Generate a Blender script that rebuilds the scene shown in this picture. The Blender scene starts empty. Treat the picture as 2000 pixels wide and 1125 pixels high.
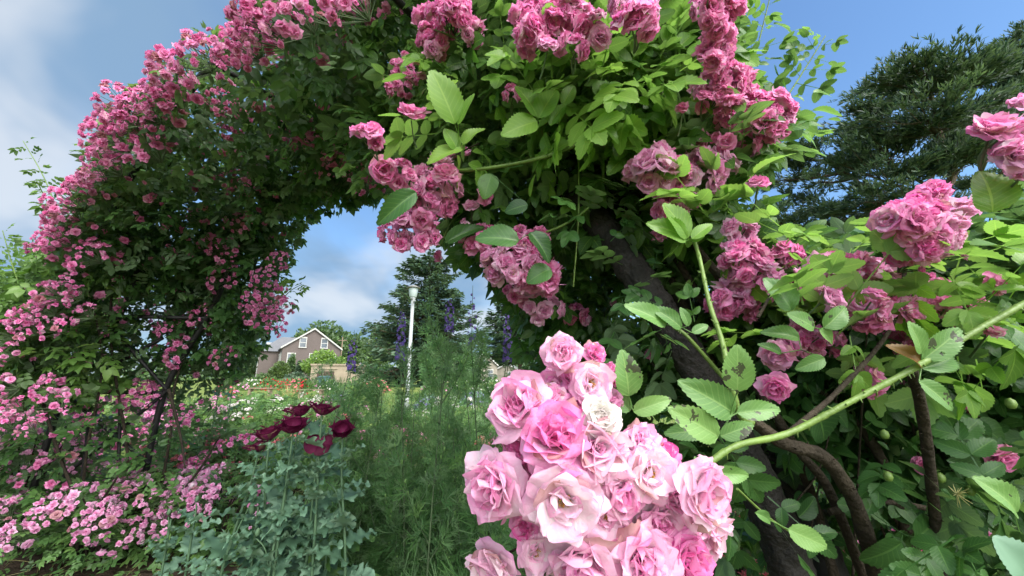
import bpy, math, random
import numpy as np
from math import radians, sin, cos, pi, sqrt
random.seed(11)
rng = np.random.default_rng(11)
sc = bpy.context.scene
COL = sc.collection
# ------------------------------------------------------------------ camera geometry (photo 2000 x 1125)
F = 750.0; CX = 1000.0; CY = 562.5; EYE = 1.1; TH = radians(13.0)
CAM = np.array([0, 0, EYE]); FW = np.array([0, cos(TH), sin(TH)]); UPV = np.array([0, -sin(TH), cos(TH)]); RT = np.array([1.0, 0, 0])
def P(px, py, d):
    return CAM + d * (FW + RT * (px - CX) / F + UPV * (CY - py) / F)
def G(px, py, z=0.0):
    r = FW + RT * (px - CX) / F + UPV * (CY - py) / F
    return CAM + r * ((z - EYE) / r[2])
def GX(px, dep, z=0.0):
    """ground point seen in picture column px at camera depth dep"""
    y = (dep - (z - EYE) * sin(TH)) / cos(TH)
    return np.array([(px - CX) / F * dep, y, z])
def proj(p):
    q = np.asarray(p, float) - CAM
    d = q @ FW
    return CX + F * (q @ RT) / d, CY - F * (q @ UPV) / d, d
def nz(v):
    v = np.asarray(v, float)
    return v / np.maximum(np.linalg.norm(v, axis=-1, keepdims=True), 1e-9)

def inside(px, py, poly):
    """points inside a polygon of the picture (used to prune sprays that stray past the grown outline)"""
    r = np.zeros(len(px), bool); n = len(poly); j = n - 1
    for i in range(n):
        xi, yi = poly[i]; xj, yj = poly[j]
        c = ((yi > py) != (yj > py)) & (px < (xj - xi) * (py - yi) / ((yj - yi) or 1e-9) + xi); r ^= c; j = i
    return r
def projv(p):
    q = np.asarray(p, float) - CAM; d = np.maximum(q @ FW, 1e-3)
    return CX + F * (q @ RT) / d, CY - F * (q @ UPV) / d
OPENING = [(552, 640), (570, 560), (575, 490), (590, 445), (625, 415), (700, 398), (770, 400), (860, 500), (905, 500), (965, 560), (1000, 610), (1020, 660), (1000, 720), (520, 730)]
OUT_LEFT = [(-300, 560), (40, 520), (95, 470), (140, 395), (180, 330), (200, 240), (240, 185), (300, 165), (345, 125), (400, 100), (470, 80), (490, 25), (540, 0), (600, -60), (600, -400), (-300, -400)]
OUT_RIGHT = [(1440, -300), (1434, 60), (1440, 150), (1500, 185), (1550, 210), (1550, 265), (1500, 310), (1480, 400), (1540, 440), (1640, 465), (1700, 440), (1760, 425), (1900, 410), (2060, 380), (2060, -300)]
def prune(pos, dr, size):
    x, y = projv(pos + nz(dr) * np.asarray(size)[:, None] * .6); x0, y0 = projv(pos)
    b = np.zeros(len(pos), bool)
    for pl in (OPENING, OUT_LEFT, OUT_RIGHT): b |= inside(x, y, pl) | inside(x0, y0, pl)
    return ~b
# ------------------------------------------------------------------ mesh builder
class MB:
    def __init__(s): s.V = []; s.Q = []; s.T = []; s.A = []; s.U = []; s.mq = []; s.mt = []; s.n = 0
    def add(s, v, f, a=None, mi=0):
        v = np.asarray(v, np.float32).reshape(-1, 3); f = np.asarray(f, np.int64)
        if a is None: a = np.zeros((len(v), 4), np.float32)
        a = np.asarray(a, np.float32)
        s.V.append(v); s.A.append(a)
        if f.size:
            if f.shape[1] == 4: s.Q.append(f + s.n); s.mq.append(np.full(len(f), mi))
            else: s.T.append(f + s.n); s.mt.append(np.full(len(f), mi))
        s.n += len(v)
    def arr(s):
        v = np.concatenate(s.V); a = np.concatenate(s.A)
        q = np.concatenate(s.Q) if s.Q else np.zeros((0, 4), int)
        return v, q, a
    def inst(s, T, R, loc, rnd=None, mi=0, chan=2):
        v, f, a = T; M = len(R)
        if M == 0: return
        V = np.einsum('mij,nj->mni', R, v) + np.asarray(loc)[:, None, :]
        n = len(v)
        Fi = (f[None] + (np.arange(M) * n)[:, None, None]).reshape(-1, f.shape[1])
        A = np.repeat(a[None], M, 0)
        if rnd is not None: A[..., chan] = np.asarray(rnd)[:, None]
        s.add(V.reshape(-1, 3), Fi, A.reshape(-1, 4), mi)
    def mesh(s, name, mats, smooth=True):
        me = bpy.data.meshes.new(name)
        V = np.concatenate(s.V); A = np.concatenate(s.A)
        q = np.concatenate(s.Q) if s.Q else np.zeros((0, 4), int)
        t = np.concatenate(s.T) if s.T else np.zeros((0, 3), int)
        me.vertices.add(len(V)); me.vertices.foreach_set('co', V.ravel())
        li = np.concatenate([q.ravel(), t.ravel()]).astype(np.int32)
        me.loops.add(len(li)); me.loops.foreach_set('vertex_index', li)
        nf = len(q) + len(t); me.polygons.add(nf)
        tot = np.concatenate([np.full(len(q), 4), np.full(len(t), 3)]).astype(np.int32)
        st = (np.cumsum(tot) - tot).astype(np.int32)
        me.polygons.foreach_set('loop_start', st); me.polygons.foreach_set('loop_total', tot)
        mi = np.concatenate(([x for x in s.mq] or [np.zeros(0)]) + ([x for x in s.mt] or [np.zeros(0)])).astype(np.int32)
        if not isinstance(mats, (list, tuple)): mats = [mats]
        for m in mats: me.materials.append(m)
        me.polygons.foreach_set('material_index', mi)
        me.polygons.foreach_set('use_smooth', np.full(nf, bool(smooth)))
        at = me.attributes.new('tint', 'FLOAT_COLOR', 'POINT'); at.data.foreach_set('color', A.ravel())
        me.update(calc_edges=True); me.validate()
        return me
    def build(s, name, mats, parent=None, smooth=True):
        return link(name, s.mesh(name, mats, smooth), parent)
def link(name, me, parent=None):
    o = bpy.data.objects.new(name, me); COL.objects.link(o)
    if parent is not None: o.parent = parent
    return o
def tag(o, label=None, cat=None, group=None, kind=None):
    if label: o['label'] = label
    if cat: o['category'] = cat
    if group: o['group'] = group
    if kind: o['kind'] = kind
    return o
def thing(name, label, cat, group=None, loc=(0, 0, 0), rz=0.0):
    o = bpy.data.objects.new(name, None); COL.objects.link(o)
    o.location = loc; o.rotation_euler = (0, 0, rz); o.empty_display_size = .1
    return tag(o, label, cat, group)
def copy_tree(o, parent=None):
    c = o.copy(); COL.objects.link(c)
    if parent is not None: c.parent = parent
    for ch in list(o.children): copy_tree(ch, c)
    return c
def setM(o, R, loc):
    from mathutils import Matrix
    M = Matrix([[*R[0], loc[0]], [*R[1], loc[1]], [*R[2], loc[2]], [0, 0, 0, 1]])
    o.matrix_local = M

def frames(Y, N, sx=1.0, sy=None, sz=None):
    """rotation matrices with local +Y along Y and local +Z near N"""
    Y = nz(np.atleast_2d(Y)); N = np.atleast_2d(N)
    X = nz(np.cross(Y, N)); Z = np.cross(X, Y)
    M = len(Y)
    def c(q):
        return np.broadcast_to(np.asarray(q, float), (M,))[:, None]
    sy = sx if sy is None else sy; sz = sx if sz is None else sz
    return np.stack([X * c(sx), Y * c(sy), Z * c(sz)], axis=-1)
def framesZ(Z, sx=1.0):
    """rotation matrices with local +Z along Z and random spin"""
    Z = nz(np.atleast_2d(Z)); r = rng.normal(size=Z.shape); X = nz(np.cross(r, Z)); Y = np.cross(Z, X)
    s = np.broadcast_to(np.asarray(sx, float), (len(Z),))[:, None]
    return np.stack([X * s, Y * s, Z * s], axis=-1)
def rv(n): return nz(rng.normal(size=(n, 3)))

def grid_faces(nu, nv):
    i = np.arange(nu * nv).reshape(nv, nu)
    return np.stack([i[:-1, :-1], i[:-1, 1:], i[1:, 1:], i[1:, :-1]], -1).reshape(-1, 4)
def smooth_path(pts, per=6):
    pts = np.asarray(pts, float)
    if len(pts) < 3: return np.array([pts[0] + (pts[-1] - pts[0]) * t for t in np.linspace(0, 1, per + 1)])
    p = np.vstack([2 * pts[0] - pts[1], pts, 2 * pts[-1] - pts[-2]]); out = []
    for k in range(1, len(p) - 2):
        for t in np.linspace(0, 1, per, endpoint=False):
            a, b, c, d = p[k - 1:k + 3]
            out.append(.5 * (2 * b + (c - a) * t + (2 * a - 5 * b + 4 * c - d) * t * t + (3 * b - a - 3 * c + d) * t ** 3))
    out.append(pts[-1]); return np.array(out)
def tube(mb, pts, r0, r1=None, n=6, mi=0, rnd=0.5, bump=0.0):
    pts = np.asarray(pts, float); m = len(pts); r1 = r0 if r1 is None else r1
    t = np.gradient(pts, axis=0); t = nz(t)
    ref = np.array([0.31, 0.17, .93]); ref = ref if abs(t[0] @ ref) < .9 else np.array([1., 0, 0])
    a = nz(np.cross(t, ref)); b = np.cross(t, a)
    ang = np.arange(n) * 2 * pi / n
    rad = np.linspace(r0, r1, m)
    if bump: rad = rad * (1 + bump * rng.normal(size=m))
    ring = pts[:, None] + rad[:, None, None] * (np.cos(ang)[None, :, None] * a[:, None] + np.sin(ang)[None, :, None] * b[:, None])
    i = np.arange(m * n).reshape(m, n); j = np.roll(i, -1, axis=1)
    f = np.stack([i[:-1], j[:-1], j[1:], i[1:]], -1).reshape(-1, 4)
    A = np.zeros((m * n, 4)); A[:, 2] = rnd; A[:, 1] = np.repeat(np.linspace(0, 1, m), n); A[:, 0] = np.tile(np.arange(n) / n, m)
    v = ring.reshape(-1, 3)
    mb.add(v, f, A, mi)
    for k, c in ((0, pts[0]), (m - 1, pts[-1])):
        ids = np.arange(n); vv = np.vstack([ring[k], c[None]])
        ff = np.stack([ids, np.roll(ids, -1), np.full(n, n)], -1)
        if k == 0: ff = ff[:, ::-1]
        AA = np.zeros((n + 1, 4)); AA[:, 2] = rnd
        mb.add(vv, ff, AA, mi)
def box(mb, lo, hi, R=None, o=None, mi=0, rnd=.5):
    lo = np.array(lo, float); hi = np.array(hi, float)
    c = np.array([[x, y, z] for z in (0, 1) for y in (0, 1) for x in (0, 1)], float)
    v = lo + c * (hi - lo)
    f = [[0, 2, 3, 1], [4, 5, 7, 6], [0, 1, 5, 4], [2, 6, 7, 3], [0, 4, 6, 2], [1, 3, 7, 5]]
    if R is not None: v = v @ np.asarray(R).T
    if o is not None: v = v + o
    A = np.zeros((8, 4)); A[:, 2] = rnd
    mb.add(v, f, A, mi)
def lathe(mb, prof, n=16, o=(0, 0, 0), mi=0, cap=True):
    prof = np.asarray(prof, float); m = len(prof); ang = np.arange(n) * 2 * pi / n
    v = np.stack([prof[:, 0, None] * np.cos(ang), prof[:, 0, None] * np.sin(ang), np.repeat(prof[:, 1, None], n, 1)], -1) + np.asarray(o)
    i = np.arange(m * n).reshape(m, n); j = np.roll(i, -1, axis=1)
    mb.add(v.reshape(-1, 3), np.stack([i[:-1], j[:-1], j[1:], i[1:]], -1).reshape(-1, 4), None, mi)

# ------------------------------------------------------------------ materials
def mat(name):
    m = bpy.data.materials.new(name); m.use_nodes = True; nt = m.node_tree
    for n in list(nt.nodes): nt.nodes.remove(n)
    out = nt.nodes.new('ShaderNodeOutputMaterial')
    def N(t, ins=None, **kw):
        n = nt.nodes.new(t)
        for k, v in kw.items(): setattr(n, k, v)
        for k, v in (ins or {}).items():
            if hasattr(v, 'is_output') or isinstance(v, bpy.types.NodeSocket): nt.links.new(v, n.inputs[k])
            else: n.inputs[k].default_value = v
        return n
    return m, nt, N, out
def c4(c): return (*c, 1.0)
def mixc(N, fac, a, b, blend='MIX'):
    n = N('ShaderNodeMix', data_type='RGBA', blend_type=blend)
    for sock, v in ((n.inputs[0], fac), (n.inputs[6], a), (n.inputs[7], b)):
        if isinstance(v, bpy.types.NodeSocket): n.id_data.links.new(v, sock)
        else: sock.default_value = v if not isinstance(v, tuple) or len(v) == 4 else c4(v)
    return n.outputs[2]
def mth(N, op, a, b=0.0, clamp=False):
    n = N('ShaderNodeMath', operation=op, use_clamp=clamp)
    for k, v in ((0, a), (1, b)):
        if isinstance(v, bpy.types.NodeSocket): n.id_data.links.new(v, n.inputs[k])
        else: n.inputs[k].default_value = v
    return n.outputs[0]
def ramp(N, fac, stops):
    n = N('ShaderNodeValToRGB', {0: fac}); el = n.color_ramp.elements
    while len(el) > 1: el.remove(el[0])
    el[0].position = stops[0][0]; el[0].color = c4(stops[0][1])
    for p, c in stops[1:]:
        e = el.new(p); e.color = c4(c)
    return n.outputs[0]
def tintn(N):
    a = N('ShaderNodeAttribute', attribute_name='tint')
    s = N('ShaderNodeSeparateColor', {0: a.outputs['Color']})
    return s.outputs[0], s.outputs[1], s.outputs[2], a.outputs['Alpha']
def thin(N, nt, out, color, tcolor, tfac, rough=.5, spec=.4, normal=None):
    ins = {'Base Color': color, 'Roughness': rough, 'Specular IOR Level': spec}
    if normal is not None: ins['Normal'] = normal
    p = N('ShaderNodeBsdfPrincipled', ins)
    t = N('ShaderNodeBsdfTranslucent', {'Color': tcolor})
    mx = N('ShaderNodeMixShader', {0: tfac, 1: p.outputs[0], 2: t.outputs[0]})
    nt.links.new(mx.outputs[0], out.inputs[0])
def leaf_mat(name, dark, mid, light, tfac=.35, rough=.42, veins=0.0, spots=0.0, tboost=(1.25, 1.4, .7), spec=.4):
    m, nt, N, out = mat(name)
    ac, al, rnd, su = tintn(N)
    geo = N('ShaderNodeNewGeometry')
    tc = N('ShaderNodeTexCoord')
    ns = N('ShaderNodeTexNoise', {'Vector': tc.outputs['Object'], 'Scale': 9.0, 'Detail': 2.0})
    f = mth(N, 'ADD', mth(N, 'MULTIPLY', rnd, .8), mth(N, 'MULTIPLY', mth(N, 'SUBTRACT', ns.outputs[0], .5), .55), True)
    col = ramp(N, f, [(0.05, dark), (.5, mid), (.98, light)])
    nrm = None
    if veins:
        # side veins run forward from the midrib
        w = mth(N, 'SINE', mth(N, 'MULTIPLY', mth(N, 'SUBTRACT', al, mth(N, 'MULTIPLY', ac, .30)), 52.0))
        vv = mth(N, 'POWER', mth(N, 'MAXIMUM', w, 0.0), 5.0)
        mid_ = mth(N, 'LESS_THAN', ac, .055)
        vm = mth(N, 'MAXIMUM', mth(N, 'MULTIPLY', vv, .45), mid_)
        pale = mixc(N, .45, col, (light[0] * 1.5, light[1] * 1.35, light[2] * 1.6))
        col = mixc(N, mth(N, 'MULTIPLY', vm, veins), col, pale)
        nf = N('ShaderNodeTexNoise', {'Vector': tc.outputs['Object'], 'Scale': 420.0, 'Detail': 1.0})
        hgt = mth(N, 'ADD', mth(N, 'MULTIPLY', vm, -.5), mth(N, 'MULTIPLY', nf.outputs[0], .5))
        nrm = N('ShaderNodeBump', {'Height': hgt, 'Strength': .45, 'Distance': .0012}).outputs[0]
    if spots:
        n2 = N('ShaderNodeTexNoise', {'Vector': tc.outputs['Object'], 'Scale': 95.0, 'Detail': 2.5, 'Roughness': .6})
        n3 = N('ShaderNodeTexNoise', {'Vector': tc.outputs['Object'], 'Scale': 21.0, 'Detail': 1.0})
        th = mth(N, 'MULTIPLY', mth(N, 'GREATER_THAN', n2.outputs[0], .585), mth(N, 'GREATER_THAN', n3.outputs[0], .53))
        col = mixc(N, mth(N, 'MULTIPLY', th, mth(N, 'MULTIPLY', mth(N, 'GREATER_THAN', rnd, .35), spots)), col, (.045, .035, .03))
    bk = mixc(N, .28, col, (.30, .38, .27))
    col = mixc(N, geo.outputs['Backfacing'], col, bk)
    tcol = mixc(N, 1.0, col, c4(tboost), 'MULTIPLY')
    thin(N, nt, out, col, tcol, tfac, rough, spec, nrm)
    return m
def petal_mat(name, pale, deep, base, tfac=.46, rough=.75, spec=.15, vary=.34):
    m, nt, N, out = mat(name)
    pk, al, rnd, al4 = tintn(N)
    tc = N('ShaderNodeTexCoord')
    ns = N('ShaderNodeTexNoise', {'Vector': tc.outputs['Object'], 'Scale': 2.6, 'Detail': 3.0})
    f = mth(N, 'ADD', pk, mth(N, 'MULTIPLY', mth(N, 'SUBTRACT', ns.outputs[0], .5), .22), True)
    col = ramp(N, f, [(0.0, base), (.42, pale), (1.0, deep)])
    # fine lengthwise veins, tone differing from bloom to bloom, a few flowers browned with age
    vc = N('ShaderNodeCombineXYZ', {0: mth(N, 'ADD', mth(N, 'MULTIPLY', al4, 22.0), mth(N, 'MULTIPLY', rnd, 60.0)), 1: mth(N, 'MULTIPLY', al, 1.3), 2: mth(N, 'MULTIPLY', rnd, 9.0)})
    vn = N('ShaderNodeTexNoise', {'Vector': vc.outputs[0], 'Scale': 1.0, 'Detail': 2.0})
    f2 = mth(N, 'ADD', f, mth(N, 'ADD', mth(N, 'MULTIPLY', mth(N, 'SUBTRACT', vn.outputs[0], .5), .30), mth(N, 'MULTIPLY', mth(N, 'SUBTRACT', rnd, .5), vary)), True)
    col = ramp(N, f2, [(0.0, base), (.42, pale), (1.0, deep)])
    old = mth(N, 'MULTIPLY', mth(N, 'GREATER_THAN', rnd, .955), mth(N, 'MULTIPLY', al, .75))
    col = mixc(N, old, col, (.42, .27, .17))
    h = N('ShaderNodeTexNoise', {'Vector': tc.outputs['Object'], 'Scale': 7.0, 'Detail': 3.0, 'Roughness': .6})
    b = N('ShaderNodeBump', {'Height': h.outputs[0], 'Strength': .14, 'Distance': .06})
    thin(N, nt, out, col, col, tfac, rough, spec, b.outputs[0])
    return m
def plain(name, c, rough=.7, spec=.3, var=.25, scale=6.0, metal=0.0, bump=0.0, bscale=40.0, c2=None):
    m, nt, N, out = mat(name)
    tc = N('ShaderNodeTexCoord')
    ns = N('ShaderNodeTexNoise', {'Vector': tc.outputs['Object'], 'Scale': scale, 'Detail': 4.0})
    lo = tuple(x * (1 - var) for x in c); hi = c2 or tuple(min(1, x * (1 + var)) for x in c)
    col = ramp(N, ns.outputs[0], [(.3, lo), (.7, hi)])
    ins = {'Base Color': col, 'Roughness': rough, 'Specular IOR Level': spec, 'Metallic': metal}
    if bump:
        nb = N('ShaderNodeTexNoise', {'Vector': tc.outputs['Object'], 'Scale': bscale, 'Detail': 4.0})
        ins['Normal'] = N('ShaderNodeBump', {'Height': nb.outputs[0], 'Strength': bump, 'Distance': .02}).outputs[0]
    p = N('ShaderNodeBsdfPrincipled', ins)
    nt.links.new(p.outputs[0], out.inputs[0])
    return m

M = {}
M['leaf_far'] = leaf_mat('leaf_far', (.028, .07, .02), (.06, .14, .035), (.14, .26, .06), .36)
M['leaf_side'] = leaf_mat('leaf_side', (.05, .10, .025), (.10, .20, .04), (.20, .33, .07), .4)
M['leaf_rose'] = leaf_mat('leaf_rose', (.035, .095, .022), (.088, .20, .038), (.21, .37, .06), .42, .36, .8, .0)
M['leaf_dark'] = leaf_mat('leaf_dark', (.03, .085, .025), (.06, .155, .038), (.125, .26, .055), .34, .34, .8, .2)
M['leaf_near'] = leaf_mat('leaf_near', (.085, .19, .05), (.14, .28, .075), (.21, .36, .10), .3, .38, 1.0, .85)
M['leaf_young'] = leaf_mat('leaf_young', (.12, .25, .04), (.18, .35, .055), (.26, .43, .075), .46, .36, .9, .0)
M['leaf_bush'] = leaf_mat('leaf_bush', (.05, .12, .035), (.11, .22, .06), (.22, .36, .10), .36)
M['leaf_grey'] = leaf_mat('leaf_grey', (.09, .18, .11), (.14, .26, .165), (.22, .35, .24), .22, .55, .0, .0, (1.2, 1.5, .8))
M['leaf_yellow'] = leaf_mat('leaf_yellow', (.14, .07, .01), (.42, .24, .015), (.46, .36, .03), .35, .5)
M['feather'] = leaf_mat('feather', (.07, .175, .058), (.125, .265, .08), (.25, .41, .13), .3, .5)
M['petal'] = petal_mat('petal', (.88, .40, .65), (.83, .15, .47), (.92, .76, .80))
M['petal_fg'] = petal_mat('petal_fg', (.94, .66, .80), (.90, .34, .63), (.97, .90, .90), .5)
M['petal_arch'] = petal_mat('petal_arch', (.84, .36, .60), (.76, .16, .42), (.92, .62, .72))
M['petal_pale'] = petal_mat('petal_pale', (.88, .52, .72), (.78, .27, .54), (.93, .80, .86))
M['petal_coral'] = petal_mat('petal_coral', (.90, .38, .43), (.84, .17, .24), (.92, .62, .58))
M['petal_red'] = petal_mat('petal_red', (.66, .06, .08), (.5, .02, .03), (.7, .2, .12))
M['petal_white'] = petal_mat('petal_white', (.88, .85, .80), (.86, .80, .80), (.92, .90, .78))
M['petal_plum'] = petal_mat('petal_plum', (.14, .012, .055), (.075, .005, .025), (.24, .03, .11), .36, .5)
M['petal_violet'] = petal_mat('petal_violet', (.28, .19, .56), (.18, .11, .42), (.46, .38, .68))
M['petal_lavender'] = petal_mat('petal_lavender', (.36, .33, .55), (.25, .22, .45), (.5, .48, .6))
M['stamen'] = plain('stamen', (.62, .34, .05), .7, .2, .3, 60.)
M['sepal'] = leaf_mat('sepal', (.12, .19, .05), (.2, .28, .08), (.3, .36, .12), .3)
M['cane_green'] = plain('cane_green', (.125, .20, .042), .45, .4, .25, 30., 0, .15, 120.)
M['cane_brown'] = plain('cane_brown', (.036, .028, .019), .8, .2, .4, 25., 0, .6, 90.)
M['stalk'] = plain('stalk', (.085, .13, .06), .6, .3, .3, 30.)
M['stalk_grey'] = plain('stalk_grey', (.085, .155, .08), .6, .3, .2, 30.)
M['bark'] = plain('bark', (.09, .07, .052), .9, .15, .4, 5., 0, .8, 12.)
M['iron'] = plain('iron', (.018, .018, .018), .55, .4, .3, 20., .3, .2, 80.)
M['wrap'] = plain('wrap', (.022, .019, .017), .7, .3, .35, 14., 0, .9, 45.)
M['needle'] = leaf_mat('needle', (.02, .048, .028), (.045, .092, .05), (.10, .16, .08), .2, .5)
M['pine'] = leaf_mat('pine', (.013, .036, .022), (.03, .068, .04), (.075, .125, .065), .25, .5)
M['crown'] = leaf_mat('crown', (.03, .07, .02), (.075, .145, .04), (.15, .24, .07), .3, .5)
M['crown_lime'] = leaf_mat('crown_lime', (.08, .15, .02), (.16, .28, .04), (.26, .38, .07), .35, .5)
M['yew'] = leaf_mat('yew', (.03, .07, .015), (.075, .13, .02), (.15, .21, .04), .2, .5)
M['straw'] = leaf_mat('straw', (.28, .26, .10), (.42, .40, .18), (.55, .52, .27), .3, .6)
# ------------------------------------------------------------------ templates: leaves
def leaflet_T(nu, nv, serr=0.0, w=.29, fold=.22, droop=.18, tip=.75):
    v = np.linspace(0, 1, nv); prof = (np.maximum(v, 1e-4) ** .55) * (np.maximum(1 - v, 1e-4) ** tip)
    prof = prof / prof.max() * w + .006
    u = np.linspace(-1, 1, nu)
    if serr: prof_e = prof * (1 + serr * ((np.arange(nv) % 2) * 2 - 1) * (v > .12))
    vs = []; A = []
    for k in range(nv):
        for x in u:
            pw = prof[k] if not (serr and abs(x) > .99) else prof_e[k]
            X = x * pw
            ysh = .03 if (serr and abs(x) > .99 and k % 2) else 0
            vs.append((X, v[k] + ysh - .02 * abs(x), fold * abs(X) - droop * v[k] ** 2 + .012 * sin(9 * v[k] + 3 * x) * abs(x)))
            A.append((abs(x), v[k], .5, .5 + .5 * x))
    return np.array(vs), grid_faces(nu, nv), np.array(A)
LEAF_HI = leaflet_T(9, 29, .05, .31)
LEAF_MD = leaflet_T(3, 7, 0, .30)
LEAF_LO = leaflet_T(3, 4, 0, .30, .25, .2)
def compound(T, n=7, rach=True):
    """pinnate leaf, base at 0, length 1 along +Y"""
    mb = MB(); k = (n - 1) // 2
    Y = []; O = []; S = []
    for i in range(k):
        y = .22 + .52 * i / max(1, k - 1)
        for s in (-1, 1):
            Y.append(nz([s * 1.0, .55 + random.uniform(-.1, .2), random.uniform(-.15, .2)])); O.append((0, y + random.uniform(-.02, .02), 0)); S.append(random.uniform(.30, .40) * (.8 + .2 * i))
    Y.append(np.array([0, 1, .05])); O.append((0, .70, 0)); S.append(.42)
    N = np.array([[0, 0, 1.0]] * len(Y)) + rng.normal(size=(len(Y), 3)) * .22
    mb.inst(T, frames(np.array(Y), N, np.array(S)), np.array(O))
    if rach:
        v = np.array([[-.012, 0, -.01], [.012, 0, -.01], [.006, .75, 0], [-.006, .75, 0]]); mb.add(v, [[0, 1, 2, 3]], np.tile([0.5, 0, .5, .5], (4, 1)))
    v, f, a = mb.arr(); v = v.copy(); v[:, 2] -= .16 * v[:, 1] ** 2
    return v, f, a
CL_LO = [compound(LEAF_LO, 7, False), compound(LEAF_LO, 5, False), compound(LEAF_LO, 7, False)]
CL_MD = [compound(LEAF_MD, 7), compound(LEAF_MD, 5), compound(LEAF_MD, 7), compound(LEAF_MD, 5)]
def scatter_leaves(mb, Ts, pos, ydir, nrm, size, rnd, mi=0):
    pick = rng.integers(0, len(Ts), len(pos))
    for k, T in enumerate(Ts):
        s = pick == k
        if s.any(): mb.inst(T, frames(ydir[s], nrm[s], size[s], size[s], size[s] * rng.uniform(.3, 2.2 if len(T[0]) < 500 else 1.5, s.sum())), pos[s], rnd[s], mi)

# ------------------------------------------------------------------ templates: roses
def petal(mb, az, L, W, ph0, ph1, cup, wav, r0, z0, nu, nv, pk, mi=0, curl=.0, point=0.0):
    u = np.linspace(-1, 1, nu); v = np.linspace(0, 1, nv)
    fine = np.linspace(0, 1, 60); phi = ph0 + (ph1 - ph0) * fine ** 1.2
    R = np.concatenate([[0], np.cumsum(np.sin(phi[1:]) * L / 59)]); Z = np.concatenate([[0], np.cumsum(np.cos(phi[1:]) * L / 59)])
    U, Vv = np.meshgrid(u, v)
    vv = np.clip(Vv * (1 - .20 * U ** 2 - point * .16 * np.abs(U) + (.06 * np.exp(-(U / .25) ** 2) * -1 if not point else 0)), 0, 1)
    wv = W * 1.12 * (.30 + .95 * np.sin(np.clip(Vv * 1.0 + .12, 0, 1.12) * pi * .62) ** 1.2) * (1 - .25 * np.clip(Vv - .75, 0, 1) * 4 * .9)
    x = U * wv
    vv = np.clip(vv * (1 + .035 * np.sin(7 * U + rng.uniform(0, 6)) + .02 * np.sin(13 * U)), 0, 1.03); R2 = np.append(R, R[-1] * 1.03); r = r0 + np.interp(vv, fine, R); z = z0 + np.interp(vv, fine, Z); ph = np.interp(vv, fine, phi)
    p1, p2, p3 = rng.uniform(0, 6.28, 3)
    disp = cup * x ** 2 / max(W, 1e-3) - curl * np.abs(U) ** 3 * Vv ** 2 * W + wav * np.sin(2.6 * U + p1) * Vv ** 2 + .35 * wav * np.sin(5.0 * U + p2) * np.sin(3 * Vv + p3) * Vv
    r = r - np.cos(ph) * disp; z = z + np.sin(ph) * disp
    ca, sa = cos(az), sin(az)
    pos = np.stack([r * ca - x * sa, r * sa + x * ca, z], -1).reshape(-1, 3)
    rd = rng.normal() * .10
    pkv = np.clip(pk - .06 + rd + .52 * (Vv - .38) + .24 * np.abs(U) * Vv, 0, 1)
    A = np.stack([pkv, Vv, np.full_like(Vv, rng.random()), U * .5 + .5], -1).reshape(-1, 4)
    mb.add(pos, grid_faces(nu, nv), A, mi)
D = pi / 180
def stamens(mb, n, mi, r=.16, h=.16):
    for k in range(n):
        a = rng.uniform(0, 6.28); q = r * sqrt(rng.random()); b = np.array([q * cos(a) * .4, q * sin(a) * .4, .02]); t = np.array([q * cos(a), q * sin(a), h + .06 * rng.normal()])
        tube(mb, [b, t], .006, .006, 3, mi); o = t
        box(mb, -np.array([.018, .013, .018]), np.array([.018, .013, .018]), None, o, mi)
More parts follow.
